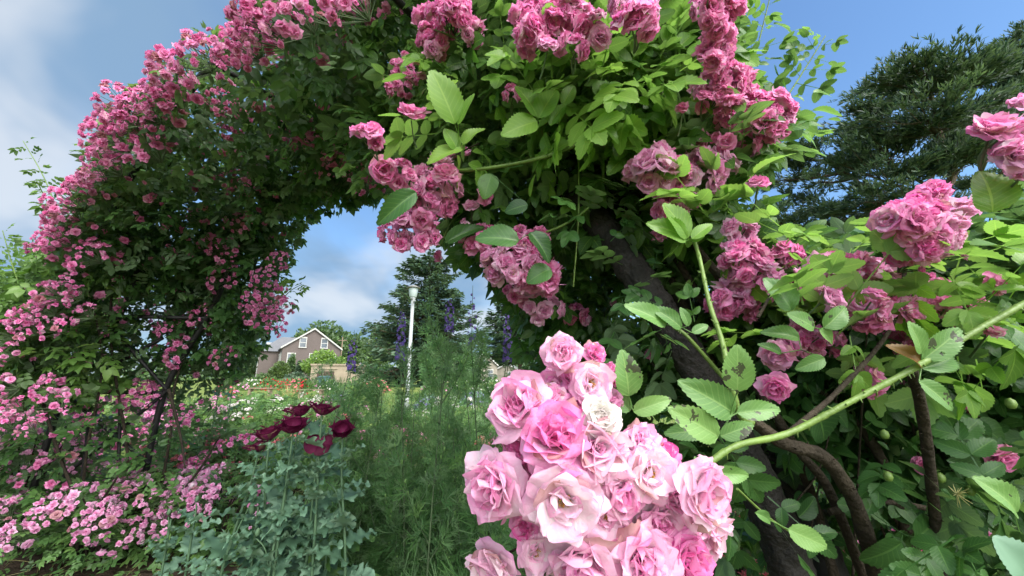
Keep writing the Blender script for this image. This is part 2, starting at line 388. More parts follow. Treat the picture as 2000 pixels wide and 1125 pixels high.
def bloom(kind, hi, seed):
    global rng
    keep = rng; rng = np.random.default_rng(seed)
    mb = MB(); ga = 2.39996; k = 0
    nu, nv = ((9, 11) if hi == 2 else (5, 5) if hi == 1 else (3, 4))
    def whorl(n, L, W, a0, a1, b0, b1, cup, wav, r0, z0, pk, curl=0.0):
        nonlocal k
        for i in range(n):
            k += 1
            petal(mb, k * ga + rng.normal() * .18, L * rng.uniform(.88, 1.1), W * rng.uniform(.85, 1.15), (a0 + rng.normal() * 5) * D, (b0 + (b1 - b0) * i / max(1, n - 1) + rng.normal() * 10) * D,
                  cup * rng.uniform(.6, 1.3), wav * rng.uniform(.6, 1.5), r0, z0, nu, nv, pk, 0, curl, 1.0 if rng.random() < .35 else 0.0)
    h = hi > 0
    if kind == 'full':
        whorl(8 if h else 4, .44, .22, -12, 0, 0, 35, 1.0, .09, .04, .06, .45)
        whorl(10 if h else 5, .66, .36, 10, 0, 30, 62, .7, .10, .05, .03, .34)
        whorl(9 if h else 6, .86, .48, 35, 0, 68, 100, .38, .17, .06, .0, .30, .15)
        whorl(6 if h else 4, .98, .52, 55, 0, 100, 135, .2, .17, .06, -.06, .22, .2)
    elif kind == 'cup':
        whorl(7, .50, .34, -20, 0, -12, 15, 1.5, .04, .10, .05, .50)
        whorl(7, .72, .50, 15, 0, 20, 35, 1.1, .04, .10, .02, .36)
        whorl(7, .92, .62, 42, 0, 55, 80, .6, .06, .08, -.02, .30, .2)
        whorl(5, .98, .60, 60, 0, 100, 125, .3, .08, .06, -.06, .2, .2)
    elif kind == 'open':
        whorl(6, .50, .28, 20, 0, 25, 55, .6, .16, .12, .02, .28)
        whorl(8, .80, .46, 45, 0, 66, 90, .35, .20, .10, .0, .22, .1)
        whorl(7, .98, .50, 62, 0, 90, 122, .2, .20, .08, -.05, .18, .2)
        if hi == 2: stamens(mb, 34, 1, .2, .2)
        elif hi == 1: stamens(mb, 8, 1, .18, .18)
    elif kind == 'ruffle':
        whorl(9, .50, .26, 0, 0, 20, 55, .9, .20, .06, .05, .5)
        whorl(11, .76, .38, 25, 0, 55, 85, .5, .24, .06, .02, .36, .1)
        whorl(9, .95, .48, 50, 0, 85, 118, .3, .22, .06, -.03, .28, .2)
    elif kind == 'loose':
        whorl(7, .46, .22, -10, 0, 5, 45, .9, .18, .05, .06, .55)
        whorl(10, .68, .30, 14, 0, 28, 66, .5, .21, .05, .03, .42, .1)
        whorl(11, .86, .36, 40, 0, 66, 96, .3, .19, .06, .0, .34, .15)
        whorl(8, 1.0, .40, 60, 0, 94, 132, .15, .18, .06, -.06, .26, .2)
    elif kind == 'rag':
        whorl(5, .5, .24, 0, 0, 15, 50, .8, .2, .05, .05, .6)
        whorl(8, .78, .28, 30, 0, 55, 85, .3, .25, .05, .02, .42, .1)
        whorl(7, 1.0, .30, 55, 0, 88, 120, .1, .25, .05, -.04, .3, .1)
    elif kind == 'bud':
        whorl(7, .85, .34, 25, 0, -30, -10, 1.4, .02, .02, -.4, .62)
        whorl(4, .95, .42, 45, 0, -14, 10, 1.2, .03, .02, -.4, .5)
    rng = keep
    return mb
BLK = ['full', 'ruffle', 'loose', 'loose', 'cup', 'ruffle']
B_HI = [bloom(k, 2, 100 + i) for i, k in enumerate(['loose', 'cup', 'open', 'loose', 'full', 'ruffle', 'open', 'loose'])]
B_MD = [bloom(k, 1, 200 + i) for i, k in enumerate(BLK)]
B_LO = [bloom(k, 0, 300 + i).arr() for i, k in enumerate(['rag', 'full', 'rag', 'rag'])]
B_BUD = bloom('bud', 1, 5)
# tiny rosette for far flower beds: 5 petals
def rosette():
    mb = MB()
    for i in range(5): petal(mb, i * 1.256, .9, .55, 30 * D, 85 * D, .5, .05, .05, 0, 2, 3, .35)
    for i in range(4): petal(mb, i * 1.57 + .5, .55, .4, 10 * D, 40 * D, .6, .05, .05, .05, 2, 2, .5)
    return mb.arr()
B_TINY = rosette()

# ------------------------------------------------------------------ sky, sun, camera
SUN_EL, SUN_AZ = radians(52), radians(140)      # azimuth measured clockwise from +Y
w = bpy.data.worlds.new('World'); sc.world = w; w.use_nodes = True
nt = w.node_tree
for n in list(nt.nodes): nt.nodes.remove(n)
def WN(t, ins=None, **kw):
    n = nt.nodes.new(t)
    for k, v in kw.items(): setattr(n, k, v)
    for k, v in (ins or {}).items():
        if isinstance(v, bpy.types.NodeSocket): nt.links.new(v, n.inputs[k])
        else: n.inputs[k].default_value = v
    return n
sky = WN('ShaderNodeTexSky', sky_type='NISHITA', sun_disc=False, sun_elevation=SUN_EL, sun_rotation=SUN_AZ, air_density=1.0, dust_density=.6, ozone_density=2.0)
tc = WN('ShaderNodeTexCoord'); g = tc.outputs['Generated']
sep = WN('ShaderNodeSeparateXYZ', {0: g})
zz = mth(WN, 'ADD', mth(WN, 'MAXIMUM', sep.outputs[2], 0.0), .55)
uv = WN('ShaderNodeCombineXYZ', {0: mth(WN, 'DIVIDE', sep.outputs[0], zz), 1: mth(WN, 'DIVIDE', sep.outputs[1], zz), 2: 0.0}).outputs[0]
n1 = WN('ShaderNodeTexNoise', {'Vector': uv, 'Scale': 1.7, 'Detail': 5.0, 'Roughness': .5, 'Distortion': .3})
n2 = WN('ShaderNodeTexNoise', {'Vector': WN('ShaderNodeVectorMath', {0: uv, 1: (3.7, 1.9, 0)}, operation='ADD').outputs[0], 'Scale': 2.6, 'Detail': 4.0, 'Roughness': .5, 'Distortion': .25})
# clear towards the upper east, cloudier west and low
def dotdir(v): return WN('ShaderNodeVectorMath', {0: g, 1: tuple(nz(v))}, operation='DOT_PRODUCT').outputs['Value']
clear = WN('ShaderNodeMapRange', {0: dotdir((.85, 1.0, .85)), 1: .72, 2: .98, 3: 0.0, 4: .34}, interpolation_type='SMOOTHSTEP').outputs[0]
low = WN('ShaderNodeMapRange', {0: sep.outputs[2], 1: .02, 2: .42, 3: .20, 4: 0.0}).outputs[0]
dens = mth(WN, 'ADD', mth(WN, 'SUBTRACT', n1.outputs[0], clear), low)
cover = WN('ShaderNodeMapRange', {0: dens, 1: .36, 2: .60, 3: 0.0, 4: 1.0}, interpolation_type='SMOOTHSTEP').outputs[0]
shade = WN('ShaderNodeMapRange', {0: n2.outputs[0], 1: .44, 2: .66, 3: 0.0, 4: 1.0}, interpolation_type='SMOOTHSTEP').outputs[0]
CLOUD_LIT, CLOUD_GREY = (2.05, 2.25, 2.5), (.78, 1.25, 1.85)
ccol = mixc(WN, shade, CLOUD_GREY, CLOUD_LIT)
# added broad glow in the unseen sky behind the camera, lifting the shadows
fill_glow = WN('ShaderNodeMapRange', {0: dotdir((.41, -.71, .57)), 1: .27, 2: 1.0, 3: 0.0, 4: 1.0}, interpolation_type='SMOOTHSTEP').outputs[0]
ccol = mixc(WN, fill_glow, ccol, (15.5, 15.4, 15.4))
cover = mth(WN, 'MAXIMUM', cover, fill_glow)
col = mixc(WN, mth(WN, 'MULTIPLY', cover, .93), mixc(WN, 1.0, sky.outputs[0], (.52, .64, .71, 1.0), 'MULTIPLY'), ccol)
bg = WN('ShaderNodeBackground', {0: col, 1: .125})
wo = WN('ShaderNodeOutputWorld', {0: bg.outputs[0]})
sd = bpy.data.lights.new('sun', 'SUN'); sd.energy = 1.5; sd.angle = radians(28); sd.color = (1, .95, .88)
so = bpy.data.objects.new('sun', sd); COL.objects.link(so)
sdir = np.array([sin(SUN_AZ) * cos(SUN_EL), cos(SUN_AZ) * cos(SUN_EL), sin(SUN_EL)])
from mathutils import Vector
so.rotation_euler = Vector(sdir).to_track_quat('Z', 'Y').to_euler(); so.location = (20, 10, 40)
cd = bpy.data.cameras.new('camera'); cd.sensor_width = 36; cd.lens = 36 * F / 2000; cd.clip_start = .02; cd.clip_end = 3000
co = bpy.data.objects.new('camera', cd); COL.objects.link(co); co.location = CAM; co.rotation_euler = (pi / 2 + TH, 0, 0)
sc.camera = co
sc.view_settings.view_transform = 'Standard'; sc.view_settings.look = 'None'; sc.view_settings.exposure = 1.5; sc.view_settings.gamma = 1
sc.render.engine = 'CYCLES'
sc.cycles.max_bounces = 7; sc.cycles.diffuse_bounces = 4; sc.cycles.transmission_bounces = 5; sc.cycles.glossy_bounces = 2
sc.cycles.use_denoising = True; sc.cycles.sample_clamp_indirect = 6

# ------------------------------------------------------------------ ground
def ground_mat():
    m, nt_, N, out = mat('lawn')
    tc = N('ShaderNodeTexCoord')
    a = N('ShaderNodeTexNoise', {'Vector': tc.outputs['Object'], 'Scale': .35, 'Detail': 6.0})
    b = N('ShaderNodeTexNoise', {'Vector': tc.outputs['Object'], 'Scale': 14.0, 'Detail': 4.0})
    c = ramp(N, a.outputs[0], [(.35, (.12, .17, .04)), (.65, (.24, .27, .08))])
    c = mixc(N, mth(N, 'MULTIPLY', b.outputs[0], .6), c, (.06, .11, .025))
    bp = N('ShaderNodeBump', {'Height': b.outputs[0], 'Strength': .8, 'Distance': .05})
    p = N('ShaderNodeBsdfPrincipled', {'Base Color': c, 'Roughness': .95, 'Specular IOR Level': .1, 'Normal': bp.outputs[0]})
    nt_.links.new(p.outputs[0], out.inputs[0]); return m
M['lawn'] = ground_mat()
M['soil'] = plain('soil', (.055, .04, .028), .95, .1, .5, 9., 0, 1.0, 60.)
mb = MB(); S_ = 900.
mb.add([[-S_, -S_, -.004], [S_, -S_, -.004], [S_, S_, -.004], [-S_, S_, -.004]], [[0, 1, 2, 3]]); tag(mb.build('ground', M['lawn']), 'wide lawn of yellowish green grass', None, None, 'structure')
mb = MB(); n = 61
gx = np.linspace(-6.5, 5.5, n); gy = np.linspace(-.5, 5.3, n); X, Y = np.meshgrid(gx, gy)
edge = np.minimum(np.minimum(X - gx[0], gx[-1] - X), np.minimum(Y - gy[0], gy[-1] - Y))
Z = .001 + np.clip(edge, 0, .4) * .06 + np.abs(rng.normal(size=X.shape)) * .012 * (edge > .1)
mb.add(np.stack([X, Y, Z], -1).reshape(-1, 3), grid_faces(n, n)); tag(mb.build('soil_bed', M['soil']), 'dark soil of the rose bed', None, None, 'structure')
# ------------------------------------------------------------------ far buildings
def brick_mat(name, c1, c2, mortar, scale):
    m, nt_, N, out = mat(name)
    tc = N('ShaderNodeTexCoord')
    mp = N('ShaderNodeMapping', {0: tc.outputs['Object'], 2: (pi / 2, 0, 0)})
    b = N('ShaderNodeTexBrick', {'Vector': mp.outputs[0], 'Color1': c4(c1), 'Color2': c4(c2), 'Mortar': c4(mortar), 'Scale': scale, 'Mortar Size': .012})
    ns = N('ShaderNodeTexNoise', {'Vector': tc.outputs['Object'], 'Scale': .7, 'Detail': 5.0})
    col = mixc(N, mth(N, 'MULTIPLY', ns.outputs[0], .5), b.outputs[0], tuple(x * .6 for x in c1))
    p = N('ShaderNodeBsdfPrincipled', {'Base Color': col, 'Roughness': .9})
    nt_.links.new(p.outputs[0], out.inputs[0]); return m
M['brick'] = brick_mat('brick', (.105, .084, .078), (.13, .104, .096), (.16, .14, .13), 3.0)
M['slate'] = brick_mat('slate', (.13, .135, .145), (.17, .175, .185), (.09, .09, .10), 2.2)
M['stucco'] = plain('stucco', (.30, .25, .185), .9, .2, .12, 1.5)
M['stucco_grey'] = plain('stucco_grey', (.25, .225, .19), .9, .2, .15, 1.5)
M['trim'] = plain('trim', (.42, .42, .40), .6, .3, .08, 3.)
M['pane'] = plain('pane', (.10, .12, .14), .12, .6, .3, .8)
M['wood_dark'] = plain('wood_dark', (.075, .05, .04), .7, .3, .3, 5.)
M['wood_grey'] = plain('wood_grey', (.24, .18, .13), .85, .2, .35, 7.)
M['teal'] = plain('teal', (.06, .12, .12), .6, .3, .2, 3.)
M['pole_white'] = plain('pole_white', (.30, .32, .32), .45, .4, .08, 4.)
M['lamp_cap'] = plain('lamp_cap', (.16, .16, .15), .5, .4, .2, 4.)
M['lamp_glass'] = plain('lamp_glass', (.38, .45, .44), .25, .5, .06, 4.)
def poly(mb, pts, mi=0):
    pts = np.array(pts, float); k = len(pts)
    mb.add(pts, [list(range(k))], None, mi)
def slab(mb, quad, th, mi=0):
    """a sheet with thickness: 4 corners counterclockwise seen from outside"""
    q = np.array(quad, float); nrm = nz(np.cross(q[1] - q[0], q[3] - q[0])); b = q - nrm * th
    v = np.vstack([q, b]); f = [[0, 1, 2, 3], [7, 6, 5, 4], [0, 4, 5, 1], [1, 5, 6, 2], [2, 6, 7, 3], [3, 7, 4, 0]]
    mb.add(v, f, None, mi)
def window(parent, x, z, ww, hh, side, plane, lintel=True):
    """sash window on a wall; side 'front' (normal -y at y=plane) or 'left' (normal -x at x=plane)"""
    def loc(a, dpt, b): return (a, plane - dpt, b) if side == 'front' else (plane - dpt, a, b)
    def bx(mb_, a0, a1, d0, d1, b0, b1, mi=0):
        p, q = np.array(loc(a0, d0, b0)), np.array(loc(a1, d1, b1)); box(mb_, np.minimum(p, q), np.maximum(p, q), None, None, mi)
    f = MB(); t = .14
    bx(f, x - ww / 2 - t, x - ww / 2, .0, .10, z, z + hh); bx(f, x + ww / 2, x + ww / 2 + t, .0, .10, z, z + hh)
    bx(f, x - ww / 2 - t, x + ww / 2 + t, .0, .12, z + hh, z + hh + .26); bx(f, x - ww / 2 - .2, x + ww / 2 + .2, .0, .2, z - .16, z)
    bx(f, x - ww / 2, x + ww / 2, .02, .075, z + hh * .48, z + hh * .54)
    fo = f.build('window', M['trim'], parent, False)
    p = MB(); bx(p, x - ww / 2, x + ww / 2, .005, .05, z, z + hh); p.build('pane', M['pane'], fo, False)
def gable_house(root, W, L, eave, ridge, over, wm, rm, y0=0.0):
    """gable front at y=y0 facing -y, ridge along +y"""
    mb = MB()
    v = np.array([[-W / 2, y0, 0], [W / 2, y0, 0], [W / 2, y0, eave], [0, y0, ridge], [-W / 2, y0, eave], [-W / 2, y0 + L, 0], [W / 2, y0 + L, 0], [W / 2, y0 + L, eave], [0, y0 + L, ridge], [-W / 2, y0 + L, eave]])
    mb.add(v, [[0, 1, 2, 4], [6, 5, 9, 7], [1, 6, 7, 2], [5, 0, 4, 9]]); mb.add(v, [[4, 2, 3], [7, 9, 8]])
    mb.build('wall', wm, root, False)
    r = MB(); k = (ridge - eave) / (W / 2); oe = eave - over * k
    slab(r, [(-W / 2 - over, y0 + L + .3, oe + .2), (-W / 2 - over, y0 - .35, oe + .2), (0, y0 - .35, ridge + .2), (0, y0 + L + .3, ridge + .2)], .18)
    slab(r, [(W / 2 + over, y0 - .35, oe + .2), (W / 2 + over, y0 + L + .3, oe + .2), (0.003, y0 + L + .3, ridge + .203), (0.003, y0 - .35, ridge + .203)], .18)
    ro = r.build('roof', rm, root, False)
    t = MB()
    for s in (-1, 1):
        a = np.array([s * (W / 2 + over), y0 - .36, oe + .02]); b = np.array([s * .01, y0 - .36, ridge + .02])
        slab(t, [a, b, b + [0, 0, .3], a + [0, 0, .3]] if s < 0 else [b, a, a + [0, 0, .3], b + [0, 0, .3]], .06)
    t.build('bargeboard', M['trim'], root, False)
    return ro
# the brick house seen through the arch
p = GX(603, 74)
h = thing('brick_house', 'large brown brick house with grey slate roof and white arched sash windows', 'house', None, (p[0], p[1], 0), radians(34))
WG, LG = 10.2, 8.5
gable_house(h, WG, LG, 6.5, 10.2, .35, M['brick'], M['slate'])
for x, z in ((-1.8, 6.7), (2.0, 6.7)): window(h, x, z, 1.0, 1.7, 'front', 0.0)
for x, z, hh in ((-3.5, 3.2, 2.1), (.2, 3.2, 2.1), (3.6, 3.2, 2.1), (-3.7, .6, 2.0), (3.6, .6, 2.0)): window(h, x, z, 1.15, hh, 'front', 0.0)
for y, z in ((1.6, 3.3), (4.4, 3.3), (6.8, 3.3), (1.6, .6), (6.4, .6)): window(h, y, z, 1.1, 2.0, 'left', -WG / 2)
wgm = MB()   # cross wing with a hipped end
box(wgm, (-WG / 2 - 3.4, LG - 1.2, 0), (WG / 2 - 2, LG + 6.5, 6.2)); wgm.build('wing_wall', M['brick'], h, False)
r = MB(); x0, x1, y0, y1, ez, rz_ = -WG / 2 - 3.9, WG / 2 - 1.6, LG - 1.7, LG + 7.0, 6.1, 9.4; ym = (y0 + y1) / 2; xr = x0 + 4.2
v = np.array([[x0, y0, ez], [x1, y0, ez], [x1, y1, ez], [x0, y1, ez], [xr, ym, rz_], [x1, ym, rz_]])
r.add(v, [[0, 1, 5, 4], [2, 3, 4, 5]]); r.add(v, [[3, 0, 4], [1, 2, 5]]); r.add(v, [[3, 2, 1, 0]])
r.build('wing_roof', M['slate'], h, False)
for y, z in ((LG + .6, 3.3), (LG + 3.6, 3.3), (LG + .6, .6), (LG + 3.6, .6)): window(h, y, z, 1.1, 2.0, 'left', -WG / 2 - 3.4)
dm = MB(); box(dm, (x0 + 1.5, LG + .9, 6.6), (x0 + 3.2, LG + 2.4, 8.0)); d_ = dm.build('dormer', M['trim'], h, False)
pm = MB(); box(pm, (x0 + 1.46, LG + 1.15, 6.9), (x0 + 1.5, LG + 2.15, 7.8)); pm.build('pane', M['pane'], d_, False)
pr = MB(); slab(pr, [(WG / 2 - 5.2, -2.4, 2.7), (WG / 2 - .2, -2.4, 2.7), (WG / 2 - .2, -.01, 3.1), (WG / 2 - 5.2, -.01, 3.1)], .25); pr.build('porch_roof', M['trim'], h, False)
# flat-roofed stucco garage
p = GX(652, 58)
gshed = thing('flat_roof_garage', 'low tan stucco garage with flat roof and dark brown door', 'garage', None, (p[0], p[1], 0), radians(12))
a = MB(); box(a, (-3.4, 0, 0), (3.4, 6, 2.75)); a.build('wall', M['stucco'], gshed, False)
a = MB(); box(a, (-3.55, -.14, 2.753), (3.55, 6.1, 3.0)); box(a, (-2.2, -.12, 2.2), (.3, -.003, 2.32)); a.build('cornice', M['stucco'], gshed, False)
a = MB(); box(a, (-1.6, -.06, .0), (-.1, -.003, 1.9)); dr = a.build('door', M['wood_dark'], gshed, False)
a = MB(); box(a, (-.25, -.11, .9), (-.18, -.062, 1.02)); a.build('handle', M['iron'], dr, False)
a = MB(); box(a, (-2.5, -.05, .0), (-1.75, -.003, 1.75)); a.build('shutter', M['wood_dark'], gshed, False)
p = GX(632, 50)
bn = thing('garden_bin', 'dark teal refuse bin standing before the stucco garage', 'bin', None, (p[0], p[1], 0), .1)
a = MB(); box(a, (-.7, -.45, .12), (.7, .45, 1.0)); a.build('body', M['teal'], bn, False)
a = MB(); slab(a, [(-.75, -.5, 1.03), (.75, -.5, 1.03), (.75, .5, 1.2), (-.75, .5, 1.2)], .06); a.build('lid', M['teal'], bn, False)
for sx in (-.5, .5):
    a = MB(); tube(a, [(sx - .05, 0.2, .1), (sx + .05, .2, .1)], .1, .1, 10); a.build('wheel', M['iron'], bn)
# small white house half hidden behind the conifer
p = GX(722, 82)
h2 = thing('small_white_house', 'small white house with grey hipped roof beside the tall spruce', 'house', None, (p[0], p[1], 0), radians(15))
a = MB(); box(a, (-3, 0, 0), (3, 6, 3.2)); a.build('wall', M['trim'], h2, False)
a = MB(); v = np.array([[-3.6, -.6, 3.15], [3.6, -.6, 3.15], [3.6, 6.6, 3.15], [-3.6, 6.6, 3.15], [-.8, 3, 5.0], [.8, 3, 5.0]])
a.add(v, [[0, 1, 5, 4], [2, 3, 4, 5], [3, 2, 1, 0]]); a.add(v, [[3, 0, 4], [1, 2, 5]]); a.build('roof', M['slate'], h2, False)
for x in (-1.6, .2, 1.6): window(h2, x, 1.3, .8, 1.4, 'front', 0.0)
# grey gabled house on the right of the gap
p = GX(944, 80)
h3 = thing('grey_gabled_house', 'grey house with broad slate roof and narrow attic window in its gable', 'house', None, (p[0], p[1], 0), radians(28))
gable_house(h3, 6.4, 8.5, 3.3, 5.9, .35, M['stucco_grey'], M['slate'])
window(h3, 0, 3.5, .55, 1.3, 'front', 0.0)
for x in (-1.8, 1.6): window(h3, x, 1.0, 1.0, 1.4, 'front', 0.0)
for y in (2, 5): window(h3, y, 1.0, 1.0, 1.4, 'left', -3.2)
a = MB(); slab(a, [(-9.5, 1.5, 2.7), (-3.3, 1.5, 2.7), (-3.3, 7, 3.9), (-9.5, 7, 3.9)], .2); a.build('wing_roof', M['slate'], h3, False)
a = MB(); box(a, (-9.2, 2.0, 0), (-3.21, 7.5, 2.65)); a.build('wing_wall', M['stucco_grey'], h3, False)
for x in (-7.6, -5): window(h3, x, .9, 1.0, 1.3, 'front', 2.0)
p = GX(990, 86)
h4 = thing('shed_house', 'low outbuilding with pale grey roof beyond the grey gabled house', 'outbuilding', None, (p[0], p[1], 0), radians(-10))
gable_house(h4, 5.5, 7, 2.4, 3.8, .3, M['stucco_grey'], M['slate']); window(h4, .8, .8, .9, 1.2, 'front', 0.0)
# utility pole
p = GX(661, 88)
up_ = thing('utility_pole', 'thin weathered wooden utility pole beyond the garage', 'pole', None, (p[0], p[1], 0))
a = MB(); tube(a, [(0, 0, 0), (0, 0, 10.2)], .16, .11, 8); a.build('post', M['wood_grey'], up_)
a = MB(); box(a, (-1, -.06, 9.3), (1, .06, 9.45)); a.build('crossarm', M['wood_grey'], up_, False)
# lamp
p = GX(793, 11.3)
lp = thing('street_lamp', 'white park lamp post with conical dark cap and frosted glass head', 'street lamp', None, (p[0], p[1], 0))
HL = 3.80
a = MB(); lathe(a, [(.001, 0), (.10, 0), (.10, .25), (.06, .32), (.052, HL - .30), (.045, HL - .30), (.001, HL - .3)], 14); a.build('post', M['pole_white'], lp)
a = MB(); lathe(a, [(.001, 0), (.085, 0), (.09, .03), (.085, .06), (.001, .06)], 14, (0, 0, HL - .33)); a.build('collar', M['pole_white'], lp)
a = MB(); lathe(a, [(.001, 0), (.10, 0), (.115, .02), (.145, .26), (.14, .30), (.001, .30)], 16, (0, 0, HL - .27)); a.build('globe', M['lamp_glass'], lp)
a = MB(); lathe(a, [(.001, 0), (.21, 0), (.215, .018), (.10, .075), (.035, .10), (.001, .105)], 18, (0, 0, HL + .03)); a.build('cap', M['lamp_cap'], lp)
a = MB(); box(a, (.05, -.13, HL - .40), (.09, .02, HL - .36)); box(a, (.04, -.16, HL - .42), (.10, -.12, HL - .34)); a.build('sensor', M['pole_white'], lp, False)
# benches
def bench(px, dep, rz, label):
    p = GX(px, dep); b = thing('park_bench', label, 'bench', 'backless benches on the lawn', (p[0], p[1], 0), rz)
    for k in range(3):
        a = MB(); box(a, (-.75, -.2 + k * .14, .41), (.75, -.07 + k * .14, .46)); a.build('seat_plank', M['wood_grey'], b, False)
    for x in (-.55, .55):
        a = MB(); box(a, (x - .06, -.16, 0), (x + .06, .18, .405)); a.build('leg', M['wood_grey'], b, False)
bench(507, 22.5, .05, 'wooden backless bench farther from the dry grass clump, by red roses')
bench(607, 20.0, -.08, 'wooden backless bench just beside the beige dry grass clump')

# ------------------------------------------------------------------ far trees
def leaf_quads(mb, pos, out, size, asp=.6, up=.5, spread=.8, mi=0, rnd=None):
    n_ = len(pos); y = nz(out + rv(n_) * spread); nr = nz(np.array([0, 0, up]) + rv(n_))
    T = (np.array([[-.16, 0, 0], [.16, 0, 0], [.34, .55, .06], [-.34, .5, .06], [.06, 1, -.05], [-.06, 1, -.05]]), np.array([[0, 1, 2, 3], [3, 2, 4, 5]]), np.array([[0, 0, .5, .5]] * 6))
    mb.inst(T, frames(y, nr, size * asp * 1.6, size, size), pos, rng.random(n_) if rnd is None else rnd, mi)
def blob_points(n_, c, r, shell=.55):
    d = rv(n_); q = (shell + (1 - shell) * rng.random(n_)) ** .6
    q = np.where(rng.random(n_) < .25, rng.random(n_), q)
    return np.asarray(c) + d * q[:, None] * np.asarray(r), d
def deciduous(name, label, px, py0, py1, wpx, dep, mt, n_=2600, size=.5, group='trees beyond the rose garden', cat='tree', blobs=10, trunkh=.3, seed=1):
    global rng
    keep = rng; rng = np.random.default_rng(seed)
    b = GX(px, dep); topz = P(px, py0, dep)[2]; botz = max(.0, P(px, py1, dep)[2]); R = wpx / F * dep / 2
    t = thing(name, label, cat, group, (b[0], b[1], 0)); Hc = topz - botz
    a = MB(); tube(a, smooth_path([(0, 0, 0), (.05 * R, 0, botz + Hc * .2), (-.03 * R, 0, botz + Hc * .75)], 4), max(.05, .045 * topz), .02 * topz, 8, 0, .5, .05)
    cs = []
    for k in range(blobs):
        an = k * 2.4; q = sqrt((k + .5) / blobs)
        zz_ = botz + Hc * (.30 + .5 * rng.random() * (1 - .5 * q)); c = np.array([cos(an) * q * R * .68, sin(an) * q * R * .68, zz_]); cs.append((c, np.array([R * .42, R * .42, Hc * .27]) * rng.uniform(.75, 1.2)))
        tube(a, smooth_path([(0, 0, botz + Hc * .1), c * [.5, .5, 1] - [0, 0, Hc * .1], c], 3), .013 * topz, .004 * topz, 5)
    cs.append((np.array([0, 0, topz - Hc * .25]), np.array([R * .5, R * .5, Hc * .25])))
    a.build('trunk', M['bark'], t)
    m = MB()
    for c, r in cs:
        k = n_ // len(cs); pos, d = blob_points(k, c, r); leaf_quads(m, pos, d, np.full(k, size) * rng.uniform(.6, 1.3, k), rnd=np.clip(rng.normal(.5, .22, k) + .12 * rng.normal(), 0, 1))
    m.build('crown', mt, t); rng = keep; return t
deciduous('deciduous_tree', 'broad rounded green tree rising behind the brick house roof', 622, 623, 705, 118, 95, M['crown'], 3600, .8, seed=3)
deciduous('deciduous_tree', 'darker tree between the brick house and the tall spruce', 688, 646, 730, 66, 92, M['crown'], 2200, .75, seed=4)
deciduous('deciduous_tree', 'open crowned tree just left of the tall spruce', 733, 640, 735, 66, 72, M['crown'], 2400, .6, seed=5)
deciduous('deciduous_tree', 'lime green spreading tree in front of the brick house', 626, 684, 738, 88, 63, M['crown_lime'], 2400, .45, seed=6)
deciduous('deciduous_tree', 'low round tree behind the grey gabled house', 985, 690, 735, 60, 100, M['crown'], 1500, .8, seed=7)
deciduous('deciduous_tree', 'small tree at the left end of the brick house', 498, 668, 745, 50, 82, M['crown'], 1500, .6, seed=8)
deciduous('deciduous_tree', 'leafy tree between the spruce and the grey gabled house', 890, 676, 735, 60, 96, M['crown'], 1500, .7, seed=9)
deciduous('clipped_yew', 'dense conical yellow green yew shrub in front of the brick house', 543, 706, 752, 44, 60, M['yew'], 3800, .26, 'shrubs round the brick house', 'shrub', 7, seed=10)
deciduous('garden_shrub', 'dark rounded shrub between yew and garage', 578, 728, 753, 44, 57, M['needle'], 1300, .3, 'shrubs round the brick house', 'shrub', 6, seed=12)
deciduous('garden_shrub', 'low green shrub at the far left foot of the brick house', 510, 730, 753, 36, 60, M['crown'], 1000, .3, 'shrubs round the brick house', 'shrub', 6, seed=13)
deciduous('slim_cypress', 'narrow dark upright cypress against the brick wall', 580, 703, 748, 14, 62, M['needle'], 1500, .25, 'shrubs round the brick house', 'shrub', 4, seed=14)
deciduous('wall_creeper', 'green creeper climbing the corner of the brick house', 565, 690, 745, 16, 66, M['crown'], 1500, .3, 'shrubs round the brick house', 'climber', 5, seed=15)
deciduous('leafy_shrub', 'tall yellow green shrub beyond the far side of the arch', 40, 395, 745, 190, 5.2, M['leaf_side'], 7000, .075, 'shrubs beyond the arch', 'shrub', 14, seed=16)
deciduous('leafy_shrub', 'bushy green shrub with lighter tips low beside the arch foot', 20, 700, 860, 170, 4.6, M['leaf_bush'], 3000, .08, 'shrubs beyond the arch', 'shrub', 10, seed=17)
